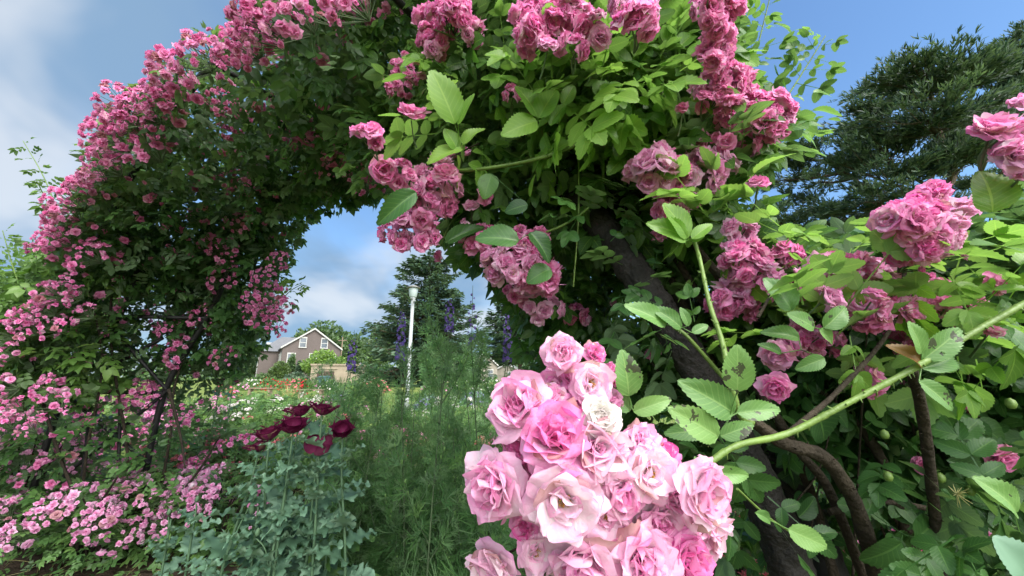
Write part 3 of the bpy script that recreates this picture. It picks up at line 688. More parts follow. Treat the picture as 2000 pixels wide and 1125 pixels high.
def conifer(label, px, pytop, pybot, wpx, dep, seed, n_br=120, dens=46, mt='needle', name='spruce_tree', lean=0.0):
    global rng
    keep = rng; rng = np.random.default_rng(seed)
    b = GX(px, dep); H_ = P(px, pytop, dep)[2]; z0 = max(.4, P(px, pybot, dep)[2]); R = wpx / F * dep / 2
    t = thing(name, label, 'tree', 'conifers round the garden', (b[0], b[1], 0))
    a = MB(); tube(a, [(0, 0, 0), (lean * .5, 0, H_ * .5), (lean, 0, H_ * .98)], .022 * H_, .004 * H_, 8, 0, .5, .04)
    m = MB()
    for k in range(n_br):
        q = (k + rng.random()) / n_br; z = z0 + (H_ * .98 - z0) * q
        rr = R * (1.02 - q) ** .52 * rng.uniform(.66, 1.2) * (.8 + .2 * min(1, q * 6)); an = k * 2.399 + rng.normal() * .3
        dr = np.array([cos(an), sin(an), 0]); rise = rng.uniform(-.28, .02) * rr + (.25 * rr if q > .8 else 0)
        p0 = np.array([lean * q, 0, z]); p1 = p0 + dr * rr * .6 + [0, 0, rise * .9]; p2 = p0 + dr * rr + [0, 0, rise + .10 * rr]
        pth = smooth_path([p0, p1, p2], 4); tube(a, pth, .012 * H_ * (1.1 - q) ** 1.3, .001 * H_, 4)
        kk = max(8, int(dens * (rr / R + .15))); s = rng.random(kk) ** .7; base = np.array([np.interp(s, np.linspace(0, 1, len(pth)), pth[:, i]) for i in range(3)]).T
        side = np.cross(dr, [0, 0, 1]); wd = rr * .26 * (1.1 - s) * rng.uniform(-1, 1, kk)
        pos = base + side * wd[:, None] + np.stack([np.zeros(kk), np.zeros(kk), rng.normal(size=kk) * .035 * rr - .08 * abs(wd)], 1)
        leaf_quads(m, pos, dr + side * np.sign(wd)[:, None] * .5 + [0, 0, -.15], np.full(kk, .062 * H_ ** .8) * rng.uniform(.5, 1.3, kk), .38, 1.2, .45, 0, np.clip(rng.normal(.45, .2, kk) + .35 * (s - .6), 0, 1))
    a.build('trunk', M['bark'], t); m.build('crown', M[mt], t); rng = keep; return t
conifer('tall dark spruce behind the white lamp post', 828, 478, 738, 270, 45, 21, 240, 120)
conifer('dark conifer behind the arch post with bare lower trunk', 1016, 515, 700, 175, 38, 22, 170, 110)
conifer('dark conifer half hidden by the flowering arch foot', 10, 450, 740, 130, 24, 23, 90, 60)
# big open pines on the right, each built as layered needle plates on limbs
def pine(label, dep, trunk, plates, seed):
    global rng
    keep = rng; rng = np.random.default_rng(seed)
    tr = [P(x, y, dep) for x, y in trunk]; foot = np.array([tr[0][0], tr[0][1], 0.0]); org = foot.copy()
    t = thing('pine_tree', label, 'tree', 'conifers round the garden', tuple(org))
    path = smooth_path([foot - org] + [q - org for q in tr], 6); a = MB(); tube(a, path, .34, .06, 10, 0, .5, .05)
    m = MB()
    for (x, y, rx, ry) in plates:
        dd = dep + rng.uniform(-2.2, 2.2); c = P(x, y, dd) - org; R = np.array([rx * 1.08 / F * dd, rx / F * dd * .85, ry * .82 / F * dd])
        i = np.argmin(np.linalg.norm(path - (c - [0, 0, R[2] + .8]), axis=1) + 50 * (path[:, 2] > c[2])); s0 = path[i]
        mid_ = (s0 + c) / 2 - [0, 0, .25]; limb = smooth_path([s0, mid_, c - [0, 0, R[2] * .4]], 5); tube(a, limb, .10, .035, 6)
        nb = int(9 + rx / 8) if ry >= 26 else int(5 + rx / 13)
        for k in range(nb):
            an = rng.uniform(0, 6.28); q = sqrt(rng.random()); e = c + R * np.array([cos(an) * q, sin(an) * q, rng.uniform(-.9, .75) * sqrt(max(0, 1.05 - q * q))])
            s1 = limb[rng.integers(len(limb) // 2, len(limb))]; tw = smooth_path([s1, (s1 + e) / 2 - [0, 0, .1], e], 3); tube(a, tw, .028, .008, 4)
            kk = 40; od = nz(e - s1) + [0, 0, .35]; f = rng.random(kk) ** .6
            pos = s1 + (e - s1) * (.35 + .7 * f)[:, None] + rng.normal(size=(kk, 3)) * np.array([.28, .28, .06]); 
            rd = np.clip(.5 + .2 * rng.normal() + .16 * rng.normal(size=kk), 0, 1)
            for rep in range(5):
                leaf_quads(m, pos, np.repeat(od[None], kk, 0), np.full(kk, .30) * rng.uniform(.7, 1.25, kk), .16, .5, .75, 0, rd)
    a.build('trunk', M['bark'], t); m.build('crown', M['pine'], t); rng = keep; return t
pine('large dark pine with forked curving trunk and layered open crown', 19, [(1868, 520), (1855, 430), (1838, 385), (1862, 340), (1848, 300), (1830, 240), (1815, 150)],
     [(1800, 130, 75, 28), (1765, 170, 90, 34), (1850, 160, 95, 38), (1715, 225, 85, 32), (1810, 225, 120, 40), (1890, 235, 90, 36), (1690, 280, 85, 28), (1780, 300, 120, 36), (1870, 300, 80, 30), (1640, 315, 70, 18), (1740, 350, 100, 20), (1690, 390, 90, 14), (1800, 405, 70, 14), (1640, 425, 90, 15), (1740, 450, 100, 16), (1860, 455, 80, 18), (1620, 480, 90, 20), (1720, 510, 110, 22), (1840, 530, 100, 25)], 31)
pine('taller pine behind at the garden edge, its crown highest of all', 24, [(1995, 560), (1990, 450), (1985, 350), (1975, 250), (1960, 150), (1985, 70)],
     [(2000, 75, 55, 26), (1955, 110, 60, 26), (2010, 140, 80, 36), (1920, 150, 70, 30), (1965, 200, 90, 36), (1910, 240, 60, 26), (2020, 240, 90, 40), (1960, 290, 70, 26), (1925, 345, 60, 18), (2010, 350, 70, 30), (1960, 400, 80, 20), (1930, 470, 80, 22), (2010, 470, 80, 26), (1970, 540, 90, 26)], 32)
pine('slender pine behind the flowering arch shoulder', 23, [(1700, 560), (1697, 420), (1690, 370), (1600, 300)],
     [(1560, 300, 50, 26), (1530, 345, 60, 22), (1600, 350, 70, 20), (1560, 395, 80, 16), (1500, 425, 60, 20), (1620, 405, 60, 12), (1560, 455, 90, 20), (1650, 460, 70, 14), (1530, 510, 90, 26), (1640, 530, 90, 24)], 33)
# far wood closing the horizon
m = MB()
for k in range(150):
    an = radians(-75 + 150 * (k + rng.random()) / 150); rr = rng.uniform(112, 150); hgt = rng.uniform(4, 8) * (1.0 if an < 0.15 else 1.4)
    pos, d = blob_points(90, (rr * sin(an), rr * cos(an), hgt * .5), (4.5, 4.5, hgt * .55)); leaf_quads(m, pos, d, np.full(90, 1.1) * rng.uniform(.6, 1.3, 90))
tag(m.build('woods', M['crown']), 'far line of mixed green trees along the horizon', None, None, 'stuff')
# ------------------------------------------------------------------ rose bushes on the ground
def flower_cluster_mesh(name, T_list, n_, rad, bl, flat, mats, seed, spread=1.0, face=None):
    """a truss of blooms on a dome, facing outward (+Z up)"""
    global rng
    keep = rng; rng = np.random.default_rng(seed); mb = MB()
    k = np.arange(n_); ph = k * 2.39996 + rng.normal(size=n_) * .25; ct = 1 - (k + .5) / n_ * spread
    st = np.sqrt(1 - ct ** 2); d = np.stack([st * np.cos(ph), st * np.sin(ph), ct], 1)
    pos = d * rad * np.array([1, 1, flat]) * rng.uniform(.85, 1.1, (n_, 1)); face = nz(d * [1, 1, .7] + [0, 0, .35] + rng.normal(size=d.shape) * .5)
    pick = rng.integers(0, len(T_list), n_)
    for i, T in enumerate(T_list):
        s = pick == i
        if s.any():
            R = framesZ(face[s], bl * rng.uniform(.5, 1.3, s.sum())); mb.inst(T, R, pos[s], rng.random(s.sum()))
    for p, f in zip(pos, face): tube(mb, [np.array([0, 0, -rad * .45]), p - f * bl * .3], .0022, .0016, 3, 1)
    rng = keep
    return mb.mesh(name, mats)
CLM = {}
def cl_mesh(key, v):
    if (key, v) not in CLM:
        n_, rad, bl, flat, T = {'arch': (22, .12, .026, .8, B_LO), 'pale': (16, .085, .020, .75, B_LO), 'coral': (8, .06, .026, .6, B_LO), 'sparse': (5, .06, .024, .6, B_LO)}[key.split('_')[0]]
        mt = M['petal_' + (key.split('_')[1] if '_' in key else key)]
        CLM[(key, v)] = flower_cluster_mesh('flower_cluster', T, n_ + (v * 3) % 5, rad, bl, flat, [mt, M['stalk']], 900 + v * 7 + n_)
    return CLM[(key, v)]
def put_cluster(key, v, parent, loc, up, s, org=(0, 0, 0)):
    o = link('flower_cluster', cl_mesh(key, v), parent); setM(o, framesZ(np.array(up, float), s)[0], np.asarray(loc) - org); return o
def rose_bush(label, base, w, h, leaf, key, ncl, nl, lsize, seed, name='rose_bush', cs=1.0, group='rose bushes in the beds', tops=None):
    global rng
    keep = rng; rng = np.random.default_rng(seed); base = np.array(base, float)
    t = thing(name, label, 'rose bush', group, tuple(base))
    a = MB()
    for k in range(9):
        an = rng.uniform(0, 6.28); q = sqrt(rng.random()) * .85
        tube(a, smooth_path([(.06 * cos(an), .06 * sin(an), 0), (w * .25 * q * cos(an), w * .25 * q * sin(an), h * .5), (w * .48 * q * cos(an), w * .48 * q * sin(an), h * rng.uniform(.75, .95))], 4), .008, .004, 5)
    a.build('stem', M['cane_brown'], t)
    m = MB(); d = rv(nl); d[:, 2] = np.abs(d[:, 2]) * np.where(rng.random(nl) < .85, 1, -.6); r = (rng.random(nl) ** .45) * (1 + .18 * np.sin(d[:, 0] * 7 + seed) * np.cos(d[:, 1] * 6))
    pos = d * r[:, None] * [w / 2, w / 2, h * .6] + [0, 0, h * .38]; pos[:, 2] = np.maximum(pos[:, 2], .03)
    scatter_leaves(m, CL_LO, pos, d + rv(nl) * .7, np.array([0, 0, 1.2]) + rv(nl) * .6, lsize * rng.uniform(.7, 1.25, nl), np.clip(rng.normal(.5, .2, nl), 0, 1))
    m.build('foliage', M[leaf], t)
    for k in range(ncl):
        d = rv(1)[0]; d[2] = abs(d[2]) * .8 + .1; d[1] = d[1] if rng.random() < .4 else -abs(d[1]); d = nz(d)
        put_cluster(key, k % 4, t, d * np.array([w / 2, w / 2, h * .6]) * 1.02 + [0, 0, h * .40], d + [0, -.2, .5], cs * rng.uniform(.75, 1.25))
    rng = keep; return t
# far beds: red, pink and white bushes between the lawn and the houses (few pixels each)
def far_bush(label, px, py, wpx, hpx, dep, pm, leaf='leaf_bush', nf=60, seed=1, cat='rose bush', name='rose_bush', group='rose bushes of the far beds', fs=.075):
    global rng
    keep = rng; rng = np.random.default_rng(seed); b = GX(px, dep); w_ = wpx / F * dep; h_ = hpx / F * dep
    t = thing(name, label, cat, group, (b[0], b[1], 0)); m = MB(); nl = 420
    d = rv(nl); d[:, 2] = abs(d[:, 2]); pos = d * (rng.random(nl) ** .4)[:, None] * [w_ / 2, w_ / 2, h_]; leaf_quads(m, pos, d, np.full(nl, .16) * rng.uniform(.6, 1.4, nl)); m.build('foliage', M[leaf], t)
    if pm:
        f = MB(); d = rv(nf); d[:, 2] = abs(d[:, 2]); pos = d * [w_ / 2, w_ / 2, h_] * rng.uniform(.85, 1.06, (nf, 1)); f.inst(B_TINY, framesZ(d + [0, -.5, .4], fs * rng.uniform(.7, 1.5, nf)), pos); o = f.build('blossoms', M[pm], t); o['kind'] = 'stuff'
    rng = keep; return t
FB = [(438, 765, 34, 20, 26, 'petal_coral', 'coral rose bush at the far end of the bed, nearest the arch'), (462, 762, 40, 22, 31, 'petal_pale', 'pale pink rose bush behind the farther bench'),
      (492, 757, 46, 20, 34, 'petal_white', 'white rose bush in front of the yew'), (525, 757, 46, 24, 32, 'petal_red', 'wide red rose bush behind the farther bench'), (556, 756, 40, 20, 36, 'petal_red', 'small red rose bush before the dark rounded shrub'),
      (578, 762, 30, 26, 27, 'petal_coral', 'coral red rose bush behind the dry grass clump'), (590, 772, 16, 30, 24, 'petal_red', 'narrow bright red rose bush beside the dry grass clump'), (606, 758, 34, 22, 31, 'petal_pale', 'pale pink rose bush in front of the teal bin'),
      (450, 778, 30, 14, 20, 'petal_red', 'low red rose bush on the lawn side of the far bed'), (640, 763, 36, 24, 28, 'petal_white', 'white rose bush in front of the garage corner'), (690, 765, 50, 28, 26, None, 'leafy flowerless rose bush left of the lamp post'),
      (735, 766, 50, 26, 27, 'petal_coral', 'sparse coral rose bush left of the lamp post foot'), (850, 766, 60, 28, 25, 'petal_pale', 'pale rose bush right of the lamp post'), (905, 768, 60, 34, 22, 'petal_white', 'bushy cream flowered rose under the grey gabled house'),
      (960, 768, 60, 36, 21, 'petal_white', 'wide leafy bush with few cream flowers beside the foreground roses'), (1030, 768, 70, 36, 21, None, 'green bush without flowers behind the foreground roses')]
for k, (x, y, w_, h_, dp, pm, lb) in enumerate(FB): far_bush(lb, x, y, w_, h_, dp, pm, seed=50 + k, nf=70 if pm in ('petal_red', 'petal_coral') else 40)
for k, (x, w_, dp, lb) in enumerate([(925, 55, 15, 'purple lavender clump on the lawn edge, right of the tall larkspurs'), (660, 40, 14, 'purple lavender clump on the lawn edge near the bench beside the dry grass'), (840, 60, 13, 'purple lavender clump seen between the larkspur stems')]):
    far_bush(lb, x, 0, w_, 24, dp, 'petal_lavender', 'leaf_grey', 220, 80 + k, 'lavender', 'lavender', 'lavender clumps by the lawn', .04)
# dry grass clump
p = GX(562, 18); t = thing('dry_grass_clump', 'rounded beige clump of dry ornamental grass on the lawn', 'grass clump', None, tuple(p)); m = MB()
for k in range(420):
    d = rv(1)[0]; d[2] = abs(d[2]) + .25; d = nz(d); L = rng.uniform(.6, 1.0); pth = smooth_path([(0, 0, 0), d * L * .55, d * L + [0, 0, -.12]], 3); s_ = np.cross(d, [0, 0, 1]) * .007
    v = np.concatenate([np.stack([q - s_, q + s_]) for q in pth]); m.add(v, [[2 * i, 2 * i + 1, 2 * i + 3, 2 * i + 2] for i in range(len(pth) - 1)], np.tile([0, .5, rng.random(), .5], (len(v), 1)))
m.build('blades', M['straw'], t)
# middle distance bushes
RB = [('coral pink rose bush with its truss of bright blooms above the young poppies', 425, 3.3, .9, .62, 'leaf_bush', 'coral_coral', 9, 420, .12), ('leafy rose bush with pale coral flowers beside the arch foot', 345, 3.2, .8, .60, 'leaf_bush', 'coral_coral', 10, 380, .11),
      ('small salmon flowered rose bush directly beneath the iron lattice', 290, 2.9, .7, .36, 'leaf_bush', 'coral_coral', 7, 300, .10), ('pale pink rambling bush with long heavy trusses beside the poppies', 415, 2.35, .55, .50, 'leaf_bush', 'pale_pale', 13, 300, .10),
      ('wide pale pink rose with the large flat truss at the arch foot', 195, 2.35, .95, .52, 'leaf_bush', 'pale_pale', 17, 720, .085), ('pale pink rose bush at the outer edge of the arch foot', 20, 2.5, .9, .85, 'leaf_bush', 'pale_pale', 19, 720, .085),
      ('airy rose bush with single whitish flowers behind the poppies', 500, 5.2, 1.3, .78, 'leaf_bush', 'sparse_white', 13, 520, .12), ('pink and white rose bush in the middle of the bed', 400, 5.0, 1.2, .72, 'leaf_bush', 'sparse_pale', 12, 480, .12),
      ('yellow green rose bush with very few flowers behind the coral ones', 455, 4.1, 1.1, .62, 'leaf_side', 'sparse_coral', 6, 520, .12), ('dark leaved low rose bush right behind the poppies', 560, 3.6, 1.1, .62, 'leaf_bush', 'sparse_pale', 8, 480, .11),
      ('pink rose bush seen low between the larkspur stems', 760, 4.4, 1.2, .55, 'leaf_bush', 'coral_petal', 12, 420, .11), ('coral rose bush seen low between the larkspurs and the foreground cluster', 880, 3.6, 1.0, .58, 'leaf_bush', 'coral_coral', 14, 420, .11),
      ('salmon and pink rose bush half hidden behind the foreground cluster', 960, 3.9, 1.1, .56, 'leaf_bush', 'coral_petal', 14, 420, .11), ('pink rose bush behind the wrapped arch post', 1450, 1.65, .7, .66, 'leaf_bush', 'coral_coral', 16, 420, .10),
      ('deep pink rose bush low behind the right thicket', 1610, 1.8, .8, .7, 'leaf_bush', 'coral_petal', 20, 420, .10), ('bright pink rose bush behind the brown rose trunk', 1770, 1.55, .75, .66, 'leaf_bush', 'coral_petal', 24, 420, .10),
      ('pink rose bush at the right end behind the thicket', 1920, 2.1, .9, .62, 'leaf_bush', 'coral_coral', 16, 420, .10), ('leafy rose bush with coral flowers just behind the arch opening', 640, 4.9, 1.2, .6, 'leaf_side', 'sparse_coral', 10, 460, .12)]
RB += [('pale pink rose bush nearest the lawn in front of the farther bench', 470, 7.6, 1.7, .8, 'leaf_bush', 'sparse_pale', 30, 520, .12), ('white rose bush nearest the lawn in front of the dry grass', 560, 8.2, 1.8, .8, 'leaf_bush', 'sparse_white', 26, 520, .12), ('blush pink rose bush straight behind the iron lattice', 330, 4.6, 1.3, .8, 'leaf_bush', 'pale_pale', 22, 520, .11), ('pink rose bush behind the outer post of the arch', 170, 4.2, 1.3, .8, 'leaf_bush', 'pale_petal', 20, 520, .11),
       ('full pink rose bush between the coral truss and the plum poppies', 455, 3.0, .8, .6, 'leaf_bush', 'sparse_petal', 18, 420, .10), ('pale rose bush with many small flowers low in front of the iron lattice', 300, 2.45, .7, .45, 'leaf_bush', 'pale_pale', 14, 380, .085), ('blush rose bush at the back of the bed below the garage', 640, 7.4, 1.6, .7, 'leaf_bush', 'sparse_pale', 24, 420, .12), ('white and green rose bush at the back of the bed right of the lamp post', 880, 7.0, 1.8, .7, 'leaf_bush', 'sparse_white', 22, 420, .12)]
M['petal_petal'] = M['petal']
for k, (lb, x, dp, w_, h_, lf, key, nc, nl, ls) in enumerate(RB):
    rose_bush(lb, GX(x, dp), w_, h_, lf, key, nc, nl, ls, 400 + k, cs=1.15 if 'coral' in key else 1.0)
# ------------------------------------------------------------------ larkspur
def feather_leaf(size, n1=5, n2=4):
    """finely cut leaf: n1 lobes, each split into n2 threads"""
    V = []; Fc = []
    for i in range(n1):
        a = (i - (n1 - 1) / 2) * .52 + rng.normal() * .1; d = np.array([sin(a), cos(a), rng.normal() * .18]); e = d * .45
        for j in range(n2):
            b = a + (j - (n2 - 1) / 2) * .36 + rng.normal() * .12; dd = np.array([sin(b), cos(b), rng.normal() * .25]); q = e * rng.uniform(.6, 1.0); L = rng.uniform(.4, .62)
            s_ = np.array([cos(b), -sin(b), 0]) * .024; k = len(V)
            V += [q - s_, q + s_, q + dd * L + s_ * .4, q + dd * L - s_ * .4]; Fc.append([k, k + 1, k + 2, k + 3])
        s_ = np.array([cos(a), -sin(a), 0]) * .02; k = len(V); V += [-s_, s_, e + s_, e - s_]; Fc.append([k, k + 1, k + 2, k + 3])
    V = np.array(V) * size; return V, np.array(Fc), np.tile([0.3, .5, .5, .5], (len(V), 1))
FL = [feather_leaf(1.0) for _ in range(5)]
def floret():
    mb = MB()
    for i in range(5): petal(mb, i * 1.256, .9, .5, 50 * D, 80 * D, .3, .06, .05, 0, 3, 3, .5)
    for i in range(3): petal(mb, i * 2.1 + .4, .45, .3, 10 * D, 40 * D, .5, .05, .02, .05, 2, 3, .15)
    tube(mb, [(0, 0, 0), (.1, -.25, -.6)], .12, .04, 4)
    return mb.arr()
FLORET = floret()
def larkspur_mesh(seed, h, lower=1.0, dens=46):
    """stem and foliage meshes of one plant of height h"""
    global rng
    keep = rng; rng = np.random.default_rng(seed); st = MB(); fo = MB(); bx, by = rng.normal(size=2) * .07
    pth = smooth_path([(0, 0, 0), (bx * .3, by * .3, h * .45), (bx, by, h)], 8); tube(st, pth, .0058, .0020, 5)
    def leafs(p, d, n_, size):
        y = nz(np.asarray(d) * .7 + rv(n_) * .75 + [0, 0, .15]); scatter_leaves(fo, FL, np.asarray(p) + rv(n_) * .012, y, rv(n_) + [0, 0, .9], size * rng.uniform(.7, 1.3, n_), np.clip(rng.normal(.45, .2, n_), 0, 1))
    zs = np.linspace(.04, .97, dens)
    for q in zs:
        i = min(len(pth) - 1, int(q * len(pth))); an = rng.uniform(0, 6.28); p = pth[i]; s = .13 * (1.0 - .62 * q); d = np.array([cos(an), sin(an), .35])
        pe = p + nz(d) * s * .55; tube(st, [p, pe], .0016, .001, 3); leafs(pe, d, 3 if q < .3 else 2 if q < .5 else 1, s * (1.0 if q < .5 else .62))
    for k in range(int(9 * lower)):
        q = rng.uniform(.25, .85); i = int(q * len(pth)); an = rng.uniform(0, 6.28); L = rng.uniform(.14, .34) * (1.15 - q * .5); p = pth[i]; d = np.array([cos(an), sin(an), 1.25])
        bp = smooth_path([p, p + nz(d) * L * .5, p + nz(d) * L + [0, 0, L * .25]], 4); tube(st, bp, .0024, .0011, 4)
        for b in bp[2:]: leafs(b, d, 2, .055)
        for b in bp[-4:]:  # small pale buds
            box(fo, -np.array([.0035, .0035, .006]), np.array([.0035, .0035, .006]), None, b + rv(1)[0] * .008, 0, .98)
    rng = keep
    return st.mesh('stem', M['stalk']), fo.mesh('foliage', M['feather'])
LM = [larkspur_mesh(700 + i, 1.0, .7, 36) for i in range(6)] + [larkspur_mesh(720 + i, 1.0, .8, 22) for i in range(3)]
def spike_mesh(seed, L, n_):
    global rng
    keep = rng; rng = np.random.default_rng(seed); m = MB(); z = np.linspace(0, L, n_); an = np.arange(n_) * 2.4; d = np.stack([np.cos(an), np.sin(an), np.full(n_, .25)], 1)
    r = np.where(z > L * .85, .006, .016); m.inst(FLORET, framesZ(d, .0145 * (1.1 - .5 * z / L) * rng.uniform(.8, 1.2, n_)), np.stack([np.cos(an) * r, np.sin(an) * r, z], 1)); tube(m, [(0, 0, -.05), (0, 0, L + .05)], .0022, .0012, 4, 1); rng = keep
    return m.mesh('flower_spike', [M['petal_violet'], M['stalk']])
SPK = [spike_mesh(1, .24, 34), spike_mesh(2, .16, 22), spike_mesh(3, .28, 15)]
def larkspur(px, dep, pytop, label, spike=None, seed=0, group='tall feathery larkspurs', stop=None):
    v = seed % 6 if spike is None and pytop > 700 else 6 + seed % 3; h = max(.25, P(px, pytop, dep)[2]); b = GX(px + (px - 815) * .16, dep); lean = rng.normal(size=2) * .035; s = h
    if spike is not None:
        zt = [q.co for q in LM[v][0].vertices if q.co.z > .985][0]; q = P(px, pytop, dep); b = np.array([q[0] - zt.x * 1.05, q[1] - zt.y * 1.05, 0]); lean = (0, 0)
    t = thing('larkspur', label, 'larkspur', group, tuple(b), rng.uniform(0, 6.28) if spike is None else 0); 
    t.rotation_euler[0], t.rotation_euler[1] = lean
    for me, nm in zip(LM[v], ('stem', 'foliage')):
        o = link(nm, me, t); k = 1.0 / 1.0; o.scale = (1.05, 1.05, s)
    if spike is not None:
        top = LM[v][0].vertices[0].co; zt = [q.co for q in LM[v][0].vertices if q.co.z > .985][0]
        L = [.24, .16, .28][spike]; o = link('flower_spike', SPK[spike], t); o.location = (zt.x * 1.05, zt.y * 1.05, s - .03)
    return t
LSP = [(781, 1.98, 690, 0, 'larkspur with dense violet spike just left of the lamp post'), (686, 2.02, 712, 1, 'larkspur with short violet spike in front of the garage'), (877, 1.95, 636, 1, 'tallest larkspur with violet spike against the spruce'),
       (921, 1.98, 668, 2, 'larkspur with thin sparse violet flowers right of the spruce'), (991, 1.95, 694, 0, 'larkspur with heavy violet spike beside the dark conifer')]
for k, (x, dp, y, sp, lb) in enumerate(LSP): larkspur(x, dp, y, lb, sp, k)
tops = [(660, 690), (715, 670), (752, 640), (808, 600), (830, 585), (850, 570), (898, 600), (912, 575), (985, 640), (780, 660), (650, 790), (668, 742), (690, 735), (705, 700), (722, 725), (738, 715), (765, 720), (812, 720), (842, 610), (856, 690), (884, 700), (912, 720), (946, 735), (962, 750), (980, 735), (700, 770), (790, 760), (870, 760), (655, 880), (690, 860), (730, 850), (770, 840), (810, 850), (850, 850), (890, 850), (930, 800), (960, 850), (670, 930), (720, 920), (770, 930), (820, 920), (870, 930), (915, 900), (700, 990), (760, 1000), (820, 1000), (880, 1000), (940, 960), (650, 1000), (1010, 700), (1030, 730)]
for k, (x, y) in enumerate(tops):
    y = y + (95 if y < 690 else 45 if y < 780 else 0)
    dp = 2.0 + .9 * ((k * .618) % 1) - (.25 if y > 840 else 0)
    larkspur(x, dp, y, 'flowerless feathery larkspur stem among many in the dense stand behind the poppies', None, k, 'flowerless larkspurs in the dense stand')
for k, (x, dp, y, sp, lb) in enumerate([(1945, 1.9, 660, 0, 'larkspur with blue violet flowers behind the thick green cane'), (1985, 1.7, 545, None, 'tall feathery larkspur without flowers at the end of the thicket'), (1965, 2.1, 610, None, 'feathery pale larkspur behind the brown spotted rose leaf'), (1905, 2.2, 690, 1, 'larkspur with small blue flowers deep behind the rose thicket'), (60, 3.4, 690, 1, 'larkspur with pale violet flowers beyond the outer side of the arch')]):
    larkspur(x, dp, y, lb, sp, k + 2)
# ------------------------------------------------------------------ poppies
def poppy_leaf(nu, nv, lob, w=.34):
    u = np.linspace(-1, 1, nu); v = np.linspace(0, 1, nv); V = []; A = []
    for q in v:
        pw = w * (.55 + .45 * sin(pi * min(1, q * 1.15 + .15))) * (1 - q ** 5 * .85)
        te = 1 + lob * (1 if int(q * nv) % 2 else -1) * (.4 + q * .6)
        for x in u:
            X = x * pw * (te if abs(x) > .9 else 1)
            V.append((X, q + .03 * abs(x), .16 * abs(X) + .10 * sin(21 * q + 4 * np.sign(x)) * abs(x) ** 2 - .22 * q ** 2)); A.append((abs(x), q, .5, .5 + .5 * x))
    return np.array(V), grid_faces(nu, nv), np.array(A)
PL = [poppy_leaf(9, 22, .26, .30), poppy_leaf(9, 20, .34, .26), poppy_leaf(9, 24, .28, .34)]
def poppy_flower(seed, openness):
    global rng
    keep = rng; rng = np.random.default_rng(seed); m = MB()
    for i in range(5): petal(m, i * 1.2566 + rng.normal() * .15, 1.02, .80, 80 * D, openness * D + rng.normal() * .1, .60, .07, .05, -.25, 9, 8, .38)
    for i in range(4): petal(m, i * 1.5708 + .6, .90, .70, 62 * D, (openness - 10) * D, .8, .07, .05, -.22, 9, 8, .5)
    rng = keep; return m.mesh('flower', M['petal_plum'])
PFL = [poppy_flower(1, -8), poppy_flower(2, 4), poppy_flower(3, -22)]
def poppy_open():
    m = MB()
    for az in (-.5, .35, 2.2, 3.3): petal(m, az, 1.15, .50, 70 * D, 115 * D, -.1, .14, .06, 0, 5, 7, .5)
    lathe(m, [(.01, -.1), (.12, 0), (.15, .18), (.13, .26), (.2, .28), (.01, .31)], 10, (0, 0, 0), 1)
    return m.mesh('flower', [M['petal_plum'], M['stalk_grey']])
PFO = poppy_open()
mbud = MB(); lathe(mbud, [(.01, -.5), (.22, -.42), (.30, -.1), (.26, .3), (.10, .55), (.01, .6)], 10); PBUD = mbud.mesh('bud', M['stalk_grey'])
def poppy(label, hx, hy, dep, size, face, fl, bx_off=(0, 0), leaves=9, seed=0, buds=(), lmat='leaf_grey', lsize=.15, low=0.0, group='dark plum poppies'):
    """flower head centred at picture (hx, hy) at camera depth dep"""
    global rng
    keep = rng; rng = np.random.default_rng(800 + seed); hd = P(hx, hy, dep); base = np.array([hd[0] + bx_off[0], hd[1] + bx_off[1], 0.0])
    t = thing('poppy', label, 'poppy', group, tuple(base)); top = hd - base; H_ = top[2]
    f = nz(np.asarray(face, float)); p = smooth_path([(0, 0, 0), top * [.35, .35, .5], top * [.85, .85, .82], top - f * size * .25], 6); st = MB(); tube(st, p, .006, .0032, 6)
    if fl is not None:
        o = link('flower', fl, t); setM(o, framesZ(f, size * 1.12)[0], top)
    for bx_, by_, bz_, dn in buds:
        q = P(bx_, by_, dep + bz_) - base; i = np.argmin(abs(p[:, 2] - max(.1, q[2] - .15))); tp = [p[i], (p[i] + q) / 2 + [0, 0, .03], q + ([0.01, 0, .05] if dn else [0, 0, -.02])] + ([q + [0, 0, .02]] if dn else []); tube(st, smooth_path(tp, 4), .003, .0024, 5)
        o = link('bud', PBUD, t); setM(o, framesZ(np.array([.1, 0, -1.0 if dn else 1.0]), .026 if not dn else .034)[0], q)
    st.build('stem', M['stalk_grey'], t)
    for k in range(leaves):
        q = low + (.86 - low) * (k + rng.random()) / leaves; i = int(q * (len(p) - 1)); an = k * 2.4 + rng.normal() * .3; s = lsize * (1.15 - .55 * q) * rng.uniform(.75, 1.2); d = np.array([cos(an), sin(an), rng.uniform(.1, 1.0)])
        l = MB(); l.inst(PL[k % 3], frames(d, np.array([[-d[0] * .5, -d[1] * .5, 1.0]]) + rv(1) * .35, s), p[i][None], [rng.random()]); l.build('leaf', M[lmat], t)
    rng = keep; return t
PP = [('plum poppy lowest and outermost of the group, its cup tilted away', 505, 876, 1.50, .042, (-.25, -.1, .9), 2), ('wide plum poppy cup overlapping the lowest one', 526, 851, 1.46, .050, (-.1, -.25, .95), 0), ('big ruffled plum poppy just under the topmost pair', 573, 836, 1.44, .052, (.15, -.45, .9), 1),
      ('topmost plum poppy with heart shaped cup, beside the bench in view', 587, 806, 1.52, .046, (-.1, -.2, .95), 2), ('plum poppy with flared cup highest toward the larkspurs', 630, 804, 1.50, .046, (.2, -.1, .95), 0), ('round plum poppy alone in front of the larkspur stems', 669, 842, 1.48, .044, (.2, -.75, .6), 1)]
